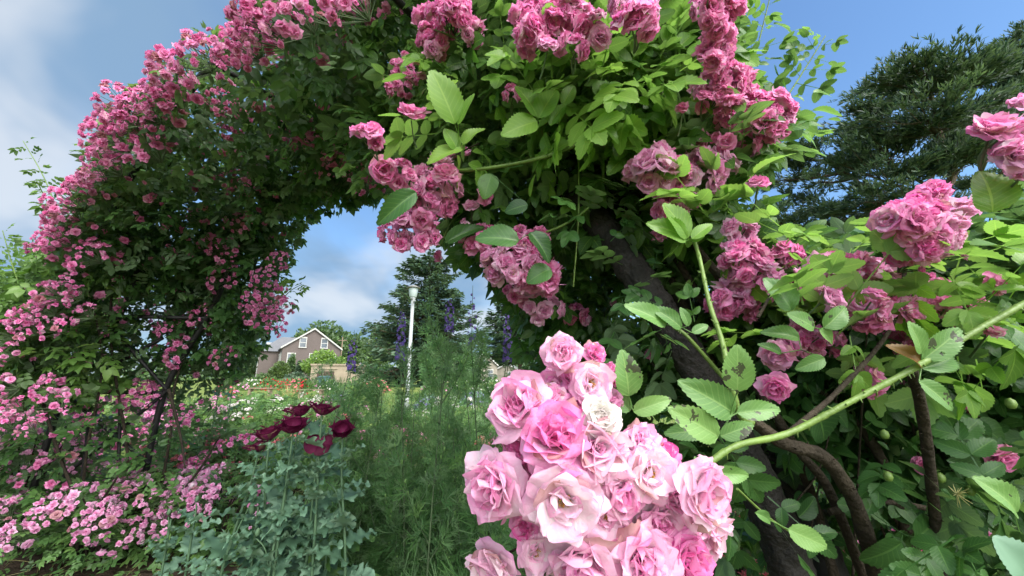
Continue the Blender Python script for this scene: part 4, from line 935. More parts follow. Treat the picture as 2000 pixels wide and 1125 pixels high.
for k, (lb, x, y, dp, s, f, v) in enumerate(PP):
    poppy(lb, x, y, dp, s, f, PFL[v], ((-.03 + .012 * k) * 1.2 + rng.normal() * .02, .0 + rng.normal() * .05), 18, k, {0: [(496, 938, .02, False), (492, 994, -.08, True)], 5: [(638, 929, .0, False)], 2: [(503, 1040, -.1, False)]}.get(k, ()))
poppy('fading plum poppy with fallen open petals and bare green capsule', 622, 866, 1.46, .040, (.25, -.7, .5), PFO, (-.02, .05), 12, 7)
poppy('distant magenta poppy with two heads against the flower beds', 430, 746, 3.3, .05, (-.1, -.2, .9), PFL[0], (0, 0), 5, 8, (), group='magenta poppies by the arch')
poppy('second distant magenta poppy leaning toward the far bench', 456, 748, 3.35, .05, (.2, -.2, .9), PFL[2], (0, 0), 5, 9, (), group='magenta poppies by the arch')
poppy('flowerless young poppy with upright grey leaves at the bed edge', 335, 1010, 1.75, .03, (0, 0, 1), None, (0, 0), 9, 10, [(330, 1000, 0, False)], lsize=.13, group='young poppies')
poppy('tallest young poppy without flower beside the pale rose truss', 385, 985, 1.75, .03, (0, 0, 1), None, (0, 0), 11, 11, [(385, 975, 0, False)], lsize=.14, group='young poppies')
poppy('small young poppy low by the dark soil', 420, 1060, 1.7, .03, (0, 0, 1), None, (0, 0), 8, 12, (), lsize=.12, group='young poppies')
poppy('low plant with broad lighter green lobed leaves before the larkspurs', 640, 1060, 1.45, .03, (0, 0, 1), None, (0, 0), 10, 13, (), 'leaf_bush', .24, group='young poppies')
poppy('leafy grey poppy without bloom in the middle of the plum group', 560, 960, 1.44, .03, (0, 0, 1), None, (0, .02), 22, 14, (), lsize=.15, group='young poppies')
poppy('grey leaved poppy stem without bloom at the outer side of the plum group', 505, 985, 1.42, .03, (0, 0, 1), None, (0, .02), 18, 15, (), lsize=.14, group='young poppies')
poppy('grey leaved poppy stem without bloom beside the larkspurs', 620, 965, 1.46, .03, (0, 0, 1), None, (0, .02), 18, 16, (), lsize=.14, group='young poppies')
# weeds and straw on the soil
m = MB(); k = 5200; pos = np.stack([rng.uniform(-5.8, 4.8, k), rng.uniform(1.0, 5.2, k), rng.uniform(.01, .10, k)], 1); keepm = (np.sin(pos[:, 0] * 3.1 + 1) * np.cos(pos[:, 1] * 2.7) > -.55); pos = pos[keepm]; k = len(pos)
scatter_leaves(m, CL_LO, pos, rv(k) * [1, 1, .4] + [0, 0, .35], rv(k) * .6 + [0, 0, 1], rng.uniform(.05, .12, k), rng.random(k)); tag(m.build('weeds', M['leaf_bush']), 'low green weeds covering the soil', None, None, 'stuff')
m = MB()
for k in range(260):
    q = np.array([rng.uniform(-4.2, .2), rng.uniform(1.9, 4.0), .015]); an = rng.uniform(0, 6.28); d = np.array([cos(an), sin(an), rng.uniform(0, .5)]); L = rng.uniform(.12, .4); tube(m, smooth_path([q, q + d * L * .5, q + d * L - [0, 0, .03]], 3), .0022, .001, 3, 0, rng.random())
tag(m.build('straw', M['straw']), 'dry straw stalks strewn over the bed', None, None, 'stuff')
m = MB(); k = 26000; r = rng.uniform(5.2, 26, k); an = rng.uniform(-.85, .9, k); pos = np.stack([r * np.sin(an), r * np.cos(an), np.zeros(k)], 1)
T = (np.array([[-.06, 0, 0], [.06, 0, 0], [.03, 1, .15], [-.03, 1, .15]]), np.array([[0, 1, 2, 3]]), np.tile([0, .5, .5, .5], (4, 1)))
m.inst(T, frames(rv(k) * [.5, .5, 0] + [0, 0, 1], rv(k), rng.uniform(.04, .1, k) * (1 + r / 18)), pos, rng.random(k)); tag(m.build('grass', M['leaf_side']), 'short grass blades of the lawn', None, None, 'stuff')
# ------------------------------------------------------------------ the arch
LEAF_H2 = leaflet_T(7, 17, .07, .31)
CL_HI = [compound(LEAF_H2, 5), compound(LEAF_H2, 7), compound(LEAF_H2, 5), compound(LEAF_H2, 3)]
s_ax = nz(np.array([.83, -.55, 0])); n_ax = nz(np.array([.55, .83, 0])); MID = np.array([-1.15, 1.82, 0]); RA, ZA, ZS = 1.93, 1.35, 1.15
def arch_pt(t, off=0.0, rad=0.0):
    """t in [0, pi]: near foot side to far foot side; t<0 or t>pi continues down the legs"""
    if t > pi: c, s_, z = -1.0, 0.0, ZS - (t - pi) * 1.15
    elif t < 0: c, s_, z = 1.0, 0.0, ZS + t * 1.15
    else: c, s_, z = cos(t), sin(t), ZS + (ZA + rad) * sin(t)
    return MID + s_ax * (RA + rad) * c + n_ax * off + np.array([0, 0, z])
arch = thing('rose_arch', 'dark iron rose arch with cross braced side panels, almost buried in pink climbing roses', 'garden arch')
def bend(pts): return [P(*q) for q in pts]
def bar(nm, pts, r, mt='iron', n=6, bump=0.0, per=6):
    a = MB(); tube(a, smooth_path(pts, per), r, r, n, 0, .5, bump); return a.build(nm, M[mt], arch)
bar('post', [P(30, 1075, 2.40), P(62, 963, 2.42), P(137, 740, 2.5), P(232, 618, 2.55), P(262, 520, 2.56), arch_pt(.86 * pi, -.4), arch_pt(.72 * pi, -.4)], .019)
bar('post', [P(246, 1082, 2.56), P(274, 973, 2.58), P(322, 765, 2.65), P(405, 620, 2.68), P(452, 520, 2.68), arch_pt(.84 * pi, .4), arch_pt(.72 * pi, .4)], .019)
bar('hoop', [arch_pt(t * pi, -.4) for t in np.linspace(.72, .16, 9)], .017)
bar('hoop', [arch_pt(t * pi, .4) for t in np.linspace(.72, .16, 9)], .017)
bar('crossbar', [P(236, 618, 2.55), P(405, 621, 2.68)], .014); bar('crossbar', [P(137, 766, 2.5), P(322, 767, 2.65)], .014)
bar('lattice_bar', [P(218, 640, 2.54), P(325, 760, 2.64)], .012); bar('lattice_bar', [P(318, 660, 2.66), P(140, 758, 2.51)], .012)
bar('lattice_bar', [P(328, 762, 2.63), P(222, 850, 2.55), P(100, 950, 2.45)], .012); bar('lattice_bar', [P(140, 780, 2.48), P(290, 905, 2.58)], .012)
bar('lattice_bar', [P(235, 770, 2.57), P(232, 900, 2.5)], .009); bar('lattice_bar', [P(180, 768, 2.54), P(160, 930, 2.47)], .008)
def binding(pts, r, nm='binding'):
    path = smooth_path(pts, 40); L = np.concatenate([[0], np.cumsum(np.linalg.norm(np.diff(path, axis=0), axis=1))]); t_ = nz(np.gradient(path, axis=0)); u_ = nz(np.cross(t_, [.3, .2, .93])); w_ = np.cross(t_, u_)
    ph = L / .055 * 2 * pi; hel = path + r * 1.0 * (np.cos(ph)[:, None] * u_ + np.sin(ph)[:, None] * w_); a = MB(); tube(a, hel, .0065, .0065, 5, 0, .5, .25); a.build(nm, M['wrap'], arch)
binding(bend([(1560, 1160, .72), (1520, 1040, .75), (1450, 890, .80), (1350, 705, .88), (1265, 570, .96), (1195, 470, 1.04), (1130, 390, 1.12), (1060, 310, 1.22)]), .033)
for t in (.62, .5, .4, .3): bar('crossbar', [arch_pt(t * pi, -.4), arch_pt(t * pi, .4)], .012)
bar('wrapped_post', bend([(1560, 1160, .72), (1520, 1040, .75), (1450, 890, .80), (1350, 705, .88), (1265, 570, .96), (1195, 470, 1.04), (1130, 390, 1.12), (1060, 310, 1.22)]), .040, 'wrap', 14, .045, 10)
bar('wrapped_post', bend([(1640, 1160, .95), (1590, 1030, .98), (1520, 890, 1.02), (1430, 720, 1.08), (1330, 570, 1.14), (1240, 450, 1.2), (1150, 340, 1.3)]), .036, 'iron', 12, .03, 8)
for a_, b_ in (((1440, 880, .84), (1530, 900, 1.0)), ((1350, 710, .92), (1440, 730, 1.06)), ((1480, 950, .8), (1650, 1130, 1.0)), ((1430, 880, .84), (1640, 1020, 1.1))): bar('lattice_bar', bend([a_, b_]), .008)

# ------------------------------------------------------------------ helpers for the three climbing roses
def cane(parent, pts, r0, r1, mt, n=8, bump=.05):
    a = MB(); tube(a, smooth_path([P(*q) if len(q) == 3 and q[0] > 5 else q for q in pts], 7), r0, r1, n, 0, .5, bump)
    path = smooth_path([P(*q) if len(q) == 3 and q[0] > 5 else q for q in pts], 7); np_ = int(len(path) * (.8 if mt == 'cane_green' else .6)) if r0 > .003 else 0
    for k in range(np_):   # prickles
        i = rng.integers(0, len(path) - 1); c = path[i] + (path[i + 1] - path[i]) * rng.random(); t_ = nz(path[i + 1] - path[i]); s_ = nz(np.cross(t_, rv(1)[0])); r = r0 + (r1 - r0) * i / len(path)
        tube(a, [c + s_ * r * .7, c + s_ * (r + .0045) - t_ * .003], .0016, .0003, 4, 0, .9)
    if mt == 'cane_green':
        for i in range(4, len(path) - 1, 7):   # swollen nodes
            t_ = nz(path[i + 1] - path[i]); r = (r0 + (r1 - r0) * i / len(path)); tube(a, [path[i] - t_ * .006, path[i] - t_ * .001, path[i] + t_ * .004], r * .98, r * 1.16, n)
    o = a.build('cane', M[mt], parent)
    return o
def blob_leaves(mb, Ts, px, py, d, rx, ry, rd, k, size, up=1.0, spread=.8, shell=.35, tmean=.5, tsd=.22):
    c = P(px, py, d); dr = rv(k); q = (shell + (1 - shell) * rng.random(k)) ** .5
    wob = 1 + .22 * np.sin(dr[:, 0] * 8 + px) * np.cos(dr[:, 2] * 7 + py)
    loc = (dr * (q * wob)[:, None]) * [rx / F * d, rd, ry / F * d]
    pos = c + loc[:, :1] * RT + loc[:, 1:2] * FW + loc[:, 2:] * UPV
    pos[:, 2] = np.maximum(pos[:, 2], .03)
    od = dr[:, :1] * RT + dr[:, 1:2] * FW + dr[:, 2:] * UPV
    yd = od * .8 + rv(k) * spread + [0, 0, -.1]; sz = size * rng.uniform(.7, 1.25, k); kp = prune(pos, yd, sz); pos, yd, sz, k = pos[kp], yd[kp], sz[kp], int(kp.sum())
    scatter_leaves(mb, Ts, pos, yd, rv(k) * .65 + [0, -.15, up], sz, np.clip(rng.normal(tmean, tsd, k), 0, 1))
BM = {}
def bloom_me(grade, v, key):
    k = (grade, v, key)
    if k not in BM:
        src = {'hi': B_HI, 'md': B_MD}[grade][v] if grade != 'bud' else B_BUD
        BM[k] = src.mesh('bloom', [M[key], M['stamen']])
    return BM[k]
def place_bloom(parent, c, face, s, grade, v, key, nm='bloom'):
    o = link(nm, bloom_me(grade, v, key), parent); setM(o, framesZ(np.array(face), s)[0], c); return o
def cluster_px(parent, x, y, rx, ry, d, n_, bm, key='petal', grade='md', buds=0, depthk=.5):
    """truss of separate blooms filling an ellipse of the picture, domed towards the viewer"""
    cen = P(x, y, d); a = MB(); root = cen + FW * (.06 * d) + np.array([0, 0, -.04]); it = []
    k = np.arange(n_); q = np.sqrt((k + .5) / n_); an = k * 2.39996 + rng.uniform(0, 6.28)
    for i in range(n_):
        qx, qy = q[i] * cos(an[i]), q[i] * sin(an[i]); dp = d - sqrt(max(0, 1.02 - q[i] ** 2)) * depthk * rx / F * d * .9 + rng.normal() * .016
        c = P(x + qx * rx * .86, y + qy * ry * .86, dp)
        f = RT * qx * 1.0 + UPV * (-qy * .9 + .30) - FW * (.75 * sqrt(max(.05, 1 - q[i] ** 2))) + rng.normal(size=3) * .28
        it.append((c, nz(f)))
    for c, f in it: tube(a, smooth_path([root, (root + c) / 2 - f * bm * .5, c - f * bm * .3], 3), .0022, .0014, 4)
    po = a.build('flower_cluster', M['stalk'], parent)
    for c, f in it: place_bloom(po, c, f, bm * rng.uniform(.72, 1.18), grade, int(rng.integers(0, len(B_MD if grade == 'md' else B_HI))), key if rng.random() < .7 else ('petal', 'petal_pale', 'petal_arch')[int(rng.integers(0, 3))])
    for b in range(buds):
        e = root + RT * rng.uniform(-1, 1) * rx / F * d * 1.25 + UPV * rng.uniform(.0, 1.3) * ry / F * d - FW * .03; bs = MB(); tube(bs, [root, (root + e) / 2, e], .0016, .0012, 4); bs.build('bud_stalk', M['stalk'], po); place_bloom(po, e, nz(e - root), bm * .45, 'bud', 0, key, 'bud')
    return po
def leaf_px(parent, items, mt):
    """one spray: items = (base x, y, tip x, y, depth base, depth tip, width factor, tilt)"""
    a = MB()
    for (x0, y0, x1, y1, d0, d1, wf, tl) in items:
        b, e = P(x0, y0, d0), P(x1, y1, d1); L = np.linalg.norm(e - b); nr = -FW * .85 + UPV * .45 + RT * tl
        R = frames(e - b, nr + rv(1)[0] * .25, L * wf, L, L * rng.uniform(.7, 2.3)); a.inst(LEAF_HI, R, b[None], [rng.random()])
    if len(items) > 1:
        c = P(np.mean([i[0] for i in items]), np.mean([i[1] for i in items]), np.mean([i[4] for i in items]) + .004)
        for i in items: tube(a, [c, P(i[0], i[1], i[4])], .0009, .0008, 4)
    return a.build('leaf', M[mt], parent)
def shoot(parent, pts, r0, r1, mt, lmt, n_, size, Ts, up=.8, buds=0, start=.15, nm='shoot'):
    path = smooth_path([P(*q) for q in pts], 7); a = MB(); tube(a, path, r0, r1, 6); o = a.build(nm, M['cane_green' if mt is None else mt], parent)
    m = MB()
    f = start + (1 - start) * (np.arange(n_) + rng.random(n_) * .5) / n_; idx = f * (len(path) - 1); pos = np.array([np.interp(idx, np.arange(len(path)), path[:, i]) for i in range(3)]).T
    tg = nz(np.gradient(path, axis=0))[np.clip(idx.astype(int), 0, len(path) - 1)]; sd = nz(np.cross(tg, -FW + .3 * UPV)); sg = np.where(np.arange(n_) % 2, 1, -1)[:, None]
    y = tg * .55 + sd * sg * .9 + rv(n_) * .35 + [0, 0, .12]
    scatter_leaves(m, Ts, pos, y, rv(n_) * .5 + [0, -.25, up], size * (1.15 - .55 * f) * rng.uniform(.8, 1.2, n_), np.clip(rng.normal(.55, .2, n_), 0, 1)); m.build('leaves', M[lmt], o)
    return o
# ------------------------------------------------------------------ climbing rose over the far leg and crown
rl = thing('climbing_rose', 'pink climbing rose covering the far leg and crown of the arch', 'climbing rose', 'climbing roses on the arch')
m = MB(); NL = 7800
tt = np.where(rng.random(NL) < .80, rng.uniform(.30, 1.0, NL) * pi, pi + rng.random(NL) ** 1.5 * .95)
leg = tt > pi
off = rng.uniform(-1, 1, NL); ang = rng.uniform(0, 2 * pi, NL); q = (rng.random(NL)) ** .42
hw = np.where(leg, .56, .60) * (1 + .12 * np.sin(tt * 9)); rad = np.where(leg, .26, .34) * (1 + .15 * np.sin(tt * 13 + off * 4))
rr = q * rad * np.sin(ang); rr = np.where(rr > 0, rr * .72, rr); oo = q * hw * np.cos(ang)
pos = np.array([arch_pt(t, o, 0) for t, o in zip(tt, oo)])
cen = np.array([arch_pt(t, 0, 0) for t in tt])
outw = np.array([nz(s_ax * cos(min(t, pi)) + np.array([0, 0, sin(min(t, pi))])) for t in tt])
pos = pos + outw * rr[:, None]
keepl = ~(leg & (rng.random(NL) < .78) & (np.abs(oo) < .45)) & (pos[:, 2] > .06)
pos, outw, oo, rr = pos[keepl], outw[keepl], oo[keepl], rr[keepl]; k = len(pos)
od = outw * np.sign(rr)[:, None] * .8 + n_ax * (oo / .5)[:, None] + rv(k) * .8; kp = prune(pos, od, np.full(k, .105)); pos, outw, od = pos[kp], outw[kp], od[kp]; k = len(pos)
scatter_leaves(m, CL_LO, pos, od, rv(k) * .6 + outw * .6 + [0, 0, .5], .105 * rng.uniform(.7, 1.25, k), np.clip(rng.normal(.48, .22, k), 0, 1))
for (x, y, d, rx, ry, rd, k, tm) in [(478, 545, 2.85, 48, 140, .22, 520, .5), (430, 650, 2.9, 60, 70, .18, 200, .5), (330, 430, 2.75, 150, 130, .2, 900, .4), (580, 310, 2.5, 100, 80, .2, 400, .4), (690, 310, 2.3, 90, 70, .2, 330, .45), (120, 880, 2.4, 110, 150, .2, 150, .5), (330, 930, 2.6, 60, 120, .18, 60, .5)]:
    blob_leaves(m, CL_LO, x, y, d, rx, ry, rd, k, .125, tmean=tm)
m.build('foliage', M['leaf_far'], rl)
m = MB()
for (x, y, d, rx, ry, rd, k, tm) in [(70, 560, 2.55, 85, 110, .25, 420, .6), (60, 470, 2.7, 60, 80, .2, 200, .6), (130, 690, 2.45, 90, 70, .2, 200, .55), (30, 690, 2.5, 60, 70, .2, 140, .6), (170, 460, 2.45, 70, 90, .2, 260, .45), (250, 320, 2.35, 80, 60, .2, 220, .45)]:
    blob_leaves(m, CL_LO, x, y, d, rx, ry, rd, k, .13, tmean=tm)
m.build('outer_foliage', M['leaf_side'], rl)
for pts in [[(235, 1085, 2.5), (250, 900, 2.5), (215, 640, 2.5), (250, 450, 2.5), (360, 280, 2.4)], [(150, 1080, 2.35), (170, 880, 2.4), (200, 700, 2.45), (160, 520, 2.5)], [(290, 1070, 2.55), (330, 870, 2.6), (345, 740, 2.66), (420, 560, 2.7)], [(200, 1090, 2.3), (120, 900, 2.3), (60, 700, 2.4), (30, 560, 2.5)], [(330, 760, 2.5), (352, 850, 2.45), (362, 915, 2.4)],
            [(260, 1075, 2.4), (380, 930, 2.3), (430, 850, 2.25)], [(180, 1090, 2.3), (190, 1000, 2.25), (230, 930, 2.2)]]:
    cane(rl, pts, .010, .005, 'cane_brown', 6)
for pts in [[(120, 430, 2.5), (85, 345, 2.5), (45, 275, 2.5)], [(130, 470, 2.4), (95, 400, 2.4), (70, 350, 2.35)], [(210, 330, 2.4), (180, 300, 2.4), (168, 282, 2.4)], [(540, 600, 2.8), (565, 570, 2.8), (590, 555, 2.8)], [(60, 620, 2.4), (25, 520, 2.4), (5, 450, 2.4)], [(610, 20, 1.9), (595, -10, 1.9)], [(420, 110, 2.2), (400, 80, 2.2), (385, 70, 2.2)]]:
    shoot(rl, pts, .004, .002, None, 'leaf_side', 12, .11, CL_LO)
LC = [(12, 655), (45, 625), (20, 690), (70, 605), (105, 575), (135, 555), (95, 610), (150, 580), (110, 640), (60, 650), (170, 615), (100, 478), (125, 470), (150, 395), (170, 365), (195, 345), (215, 330), (180, 505), (215, 265), (235, 205), (255, 235), (290, 225), (270, 260), (310, 195), (345, 150), (340, 185), (325, 250), (300, 300), (230, 290), (400, 125), (430, 108), (455, 120), (500, 105), (490, 95), (520, 40), (545, 70), (505, 30), (560, 105), (590, 40), (600, 90), (640, 25), (660, 60), (700, 15), (690, 60), (740, 20),
      (545, 205), (560, 235), (575, 250), (440, 205), (455, 225), (430, 265), (465, 360), (490, 368), (630, 285), (655, 320), (690, 345), (640, 335), (600, 275), (670, 260), (720, 370), (250, 530), (440, 545), (440, 490), (515, 545), (530, 580), (520, 610), (545, 510), (540, 640), (495, 590), (505, 620), (550, 600), (270, 770), (255, 785), (290, 775), (400, 620), (440, 700), (95, 760), (20, 760), (30, 800), (60, 840), (15, 830), (175, 810), (110, 790), (355, 810), (355, 690), (140, 420), (125, 440), (330, 640), (420, 480), (465, 440)]
def ring_depth(x, y):
    best = (1e9, 2.5)
    for t in np.linspace(.3, 1.25, 60) * pi:
        for o in (-.45, 0.0):
            px_, py_, d_ = proj(arch_pt(t, o)); e = (px_ - x) ** 2 + (py_ - y) ** 2
            if e < best[0]: best = (e, d_, t)
    return best[1], best[2]
for i, (x, y) in enumerate(LC[:99]):
    d, t = ring_depth(x, y); inner = (x > 380 and y > 200) or (x > 200 and y > 420)
    d = d - (.18 if inner else .26); up = -FW * .7 + UPV * .5 + RT * (-.4 if x < 400 and y < 700 else .3 if inner else -.2)
    put_cluster('pale_petal' if x < 180 and y > 520 else 'arch', i % 5, rl, P(x, y, d), up + rng.normal(size=3) * .2, (.72 if inner else .95) * (.50 + .2 * d) * rng.uniform(.75, 1.25))
m = MB(); k = 620; ts = rng.uniform(.30, 1.22, k) * pi; o_ = rng.uniform(-.64, .35, k); ow = np.array([nz(s_ax * cos(min(t, pi)) + np.array([0, 0, sin(min(t, pi))])) for t in ts]); rs = .85 * np.where(rng.random(k) < .5, rng.uniform(.18, .42, k), -rng.uniform(.2, .36, k))
pos = np.array([arch_pt(t, o) for t, o in zip(ts, o_)]) + ow * rs[:, None]; sel = (pos[:, 2] > .3) & prune(pos, rv(k), np.full(k, .01)); pos, ow, rs = pos[sel], ow[sel], rs[sel]
for i, T in enumerate(B_LO):
    s = np.arange(len(pos)) % len(B_LO) == i; m.inst(T, framesZ(ow[s] * np.sign(rs[s])[:, None] + rv(s.sum()) * .5 - FW * .3, rng.uniform(.014, .033, s.sum())), pos[s], rng.random(s.sum()))
o = m.build('blossoms', M['petal_arch'], rl); o['kind'] = 'stuff'

# ------------------------------------------------------------------ climbing rose on the near leg
rr_ = thing('climbing_rose', 'pink climbing rose hanging round the dark wrapped arch post', 'climbing rose', 'climbing roses on the arch')
m = MB()
for b in [(900, 60, 1.45, 200, 110, .30, 330, .5), (760, 130, 1.8, 150, 120, .30, 420, .5), (1120, 40, 1.20, 190, 110, .25, 330, .5), (1330, 60, 1.15, 100, 110, .22, 200, .5), (1000, 190, 1.30, 200, 120, .25, 360, .45), (1230, 190, 1.12, 190, 130, .22, 380, .5), (1400, 210, 1.15, 100, 120, .2, 190, .45), (820, 290, 1.55, 120, 90, .2, 220, .45), (1050, 330, 1.30, 200, 110, .22, 380, .4),
          (980, 430, 1.30, 100, 60, .15, 130, .4), (1230, 360, 1.18, 170, 130, .2, 340, .4), (1400, 370, 1.05, 120, 130, .2, 220, .4), (1100, 520, 1.42, 110, 110, .2, 260, .4), (1100, 640, 1.7, 70, 100, .25, 140, .4), (1215, 620, 1.5, 135, 160, .25, 400, .35), (1300, 760, 1.45, 130, 130, .25, 360, .35), (1450, 560, 1.1, 110, 130, .2, 240, .4), (1420, 900, 1.5, 110, 140, .25, 150, .35)]:
    blob_leaves(m, CL_MD, *b[:6], int(b[6] * 1.25), .11, tmean=b[7])
m.build('foliage', M['leaf_rose'], rr_)
m = MB()
for b in [(1250, 150, .94, 140, 100, .09, 70, .6), (1150, 190, .95, 110, 70, .09, 40, .6), (1000, 130, 1.10, 140, 60, .10, 40, .5), (1110, 250, 1.0, 90, 40, .08, 18, .5), (1430, 440, .86, 110, 50, .08, 20, .6), (1310, 60, 1.0, 90, 70, .08, 22, .6), (900, 260, 1.05, 70, 60, .06, 9, .6), (650, 180, 1.9, 110, 50, .15, 60, .6), (820, 160, 1.5, 90, 60, .1, 30, .5)]:
    blob_leaves(m, CL_HI, *b[:6], b[6], .135, 1.1, .7, tmean=b[7])
m.build('young_foliage', M['leaf_young'], rr_)
m = MB()
for b in [(1230, 560, .92, 60, 120, .06, 16, .5), (1330, 640, .84, 70, 60, .05, 9, .5), (1400, 800, .74, 70, 60, .05, 7, .5), (1450, 950, .7, 70, 70, .05, 7, .5), (1150, 420, 1.0, 90, 60, .06, 14, .5)]:
    blob_leaves(m, CL_HI, *b[:6], b[6], .10, .9, .8, tmean=b[7])
m.build('post_foliage', M['leaf_dark'], rr_)
for pts, r0, r1, mt in [([(1165, 262, .92), (1110, 290, .92), (1030, 315, .94), (920, 332, .96), (840, 330, 1.0), (780, 322, 1.05)], .0055, .003, 'cane_green'), ([(1180, 300, 1.0), (1170, 380, .98), (1100, 440, .98), (1000, 470, 1.0)], .004, .0025, 'cane_green'), ([(1130, 300, 1.0), (1130, 420, .98), (1120, 560, .98)], .0025, .002, 'cane_green'),
                        ([(1640, 1160, .9), (1560, 900, .92), (1440, 700, .98), (1330, 520, 1.02), (1230, 360, 1.08), (1150, 250, 1.15)], .011, .008, 'cane_brown'), ([(1580, 1160, 1.0), (1470, 880, 1.0), (1360, 640, 1.05), (1270, 460, 1.1), (1210, 280, 1.15), (1240, 180, 1.2)], .011, .007, 'cane_brown'),
                        ([(1420, 560, .9), (1330, 440, .95), (1260, 300, 1.0), (1240, 200, 1.05)], .010, .006, 'cane_brown'), ([(1310, 760, 1.1), (1240, 680, 1.15), (1130, 690, 1.2)], .004, .003, 'cane_brown'), ([(1440, 770, .78), (1345, 660, .80), (1315, 640, .82)], .0045, .003, 'cane_green'), ([(740, 330, 1.1), (850, 318, 1.05), (935, 280, 1.0)], .003, .002, 'cane_brown')]:
    cane(rr_, pts, r0, r1, mt)
for pts, n_ in [([(1420, 300, 1.1), (1455, 180, 1.1), (1480, 90, 1.1), (1505, -10, 1.1)], 12), ([(1470, 290, 1.1), (1530, 200, 1.1), (1575, 130, 1.1), (1612, 70, 1.1)], 13), ([(1430, 90, 1.15), (1465, 20, 1.15), (1475, -30, 1.15)], 8), ([(1480, 330, 1.1), (1530, 280, 1.1), (1590, 225, 1.1)], 6), ([(1010, 200, 1.05), (1100, 230, 1.0), (1180, 180, 1.0)], 8), ([(930, 110, 1.2), (990, 170, 1.15), (1060, 235, 1.1)], 8), ([(1240, 250, .95), (1300, 170, .95), (1330, 60, .95), (1345, -10, .95)], 12), ([(1180, 200, .95), (1215, 110, .95), (1180, 20, 1.0)], 10), ([(560, 170, 2.0), (640, 130, 1.9), (700, 120, 1.9)], 8), ([(860, 480, 1.2), (885, 430, 1.2), (930, 400, 1.2)], 4)]:
    shoot(rr_, pts, .003, .0014, None, 'leaf_young' if pts[0][0] < 1400 else 'leaf_rose', n_, .115, CL_HI)
RCL = [(850, 60, 40, 65, 1.25, 12, .038, 'petal'), (880, 25, 45, 35, 1.2, 8, .040, 'petal'), (785, 150, 30, 48, 1.35, 11, .030, 'petal'), (825, 125, 16, 24, 1.35, 3, .030, 'petal_pale'), (922, 65, 22, 16, 1.2, 2, .038, 'petal'), (1045, 45, 45, 62, 1.05, 12, .038, 'petal'), (1105, 30, 60, 35, 1.05, 9, .040, 'petal'), (1125, 88, 24, 22, 1.0, 2, .040, 'petal'), (1057, 98, 24, 18, 1.0, 1, .036, 'petal_pale'), (1160, 55, 30, 30, 1.05, 4, .036, 'petal_pale'),
       (1250, 40, 34, 26, .92, 3, .042, 'petal'), (1240, 5, 40, 20, .95, 3, .042, 'petal_pale'), (1395, 15, 50, 50, 1.1, 10, .036, 'petal_arch'), (1405, 95, 28, 50, 1.12, 8, .033, 'petal_arch'), (1425, 160, 30, 35, 1.1, 7, .036, 'petal_arch'), (1390, 185, 40, 40, 1.1, 8, .034, 'petal_arch'), (1440, 225, 55, 35, 1.05, 11, .036, 'petal'), (1515, 225, 34, 48, 1.0, 10, .036, 'petal'), (1480, 205, 40, 25, 1.02, 6, .034, 'petal'), (1430, 275, 60, 25, 1.05, 7, .034, 'petal_arch'), (1350, 230, 30, 40, 1.2, 4, .030, 'petal_arch'),
       (725, 266, 28, 22, 1.0, 2, .040, 'petal'), (805, 240, 22, 20, 1.0, 1, .040, 'petal'), (742, 320, 22, 26, .98, 1, .044, 'petal'), (790, 345, 25, 25, 1.0, 3, .036, 'petal'), (850, 365, 58, 52, 1.0, 10, .042, 'petal_pale'), (825, 405, 50, 40, 1.0, 7, .038, 'petal'), (800, 445, 60, 50, 1.02, 14, .036, 'petal'), (895, 310, 30, 20, 1.1, 2, .034, 'petal'), (915, 415, 22, 26, 1.05, 2, .034, 'petal_pale'), (937, 378, 14, 18, 1.0, 1, .034, 'petal'), (865, 497, 14, 10, 1.1, 1, .022, 'petal_arch'),
       (935, 470, 35, 36, 1.05, 6, .034, 'petal_arch'), (1000, 515, 58, 45, 1.0, 10, .042, 'petal_pale'), (1035, 475, 40, 30, 1.0, 6, .036, 'petal'), (1060, 545, 45, 25, 1.02, 5, .038, 'petal'), (1055, 600, 45, 32, 1.1, 6, .034, 'petal_pale'), (1015, 575, 30, 26, 1.1, 4, .032, 'petal_arch'), (1125, 615, 36, 16, 1.3, 4, .030, 'petal'), (1190, 600, 14, 18, 1.25, 1, .034, 'petal_arch'), (1290, 685, 24, 16, 1.1, 1, .036, 'petal_arch'),
       (1290, 335, 58, 45, .86, 8, .044, 'petal_pale'), (1370, 335, 60, 40, .86, 7, .044, 'petal_pale'), (1320, 390, 45, 40, .88, 6, .038, 'petal'), (1310, 445, 28, 25, .95, 3, .034, 'petal'), (1494, 367, 28, 18, .80, 1, .032, 'petal'), (1340, 215, 12, 14, .95, 1, .022, 'petal'), (1450, 505, 45, 40, .95, 8, .038, 'petal'), (1480, 550, 55, 40, .95, 8, .038, 'petal_pale'), (1430, 590, 45, 32, .98, 6, .036, 'petal_arch'), (1450, 460, 32, 32, .98, 4, .034, 'petal_pale'), (1535, 500, 30, 25, 1.0, 4, .034, 'petal'), (1000, 180, 14, 22, 1.1, 2, .030, 'petal')]
for (x, y, rx, ry, d, n_, bm, key) in RCL:
    if 400 < y and x > 1380: d = d - .14; bm = bm * .8; n_ = int(n_ * 1.3 + .5)
    if x > 1340 and y < 200: d = d - .12
    if y < 300: d = d - (.22 if y < 130 else .16); bm = bm * .8; n_ = int(n_ * 1.25 + .5)
    cluster_px(rr_, x, y, rx, ry, d, n_, bm * .80, key, 'hi' if bm >= .04 else 'md', 1 if n_ > 6 else 0)
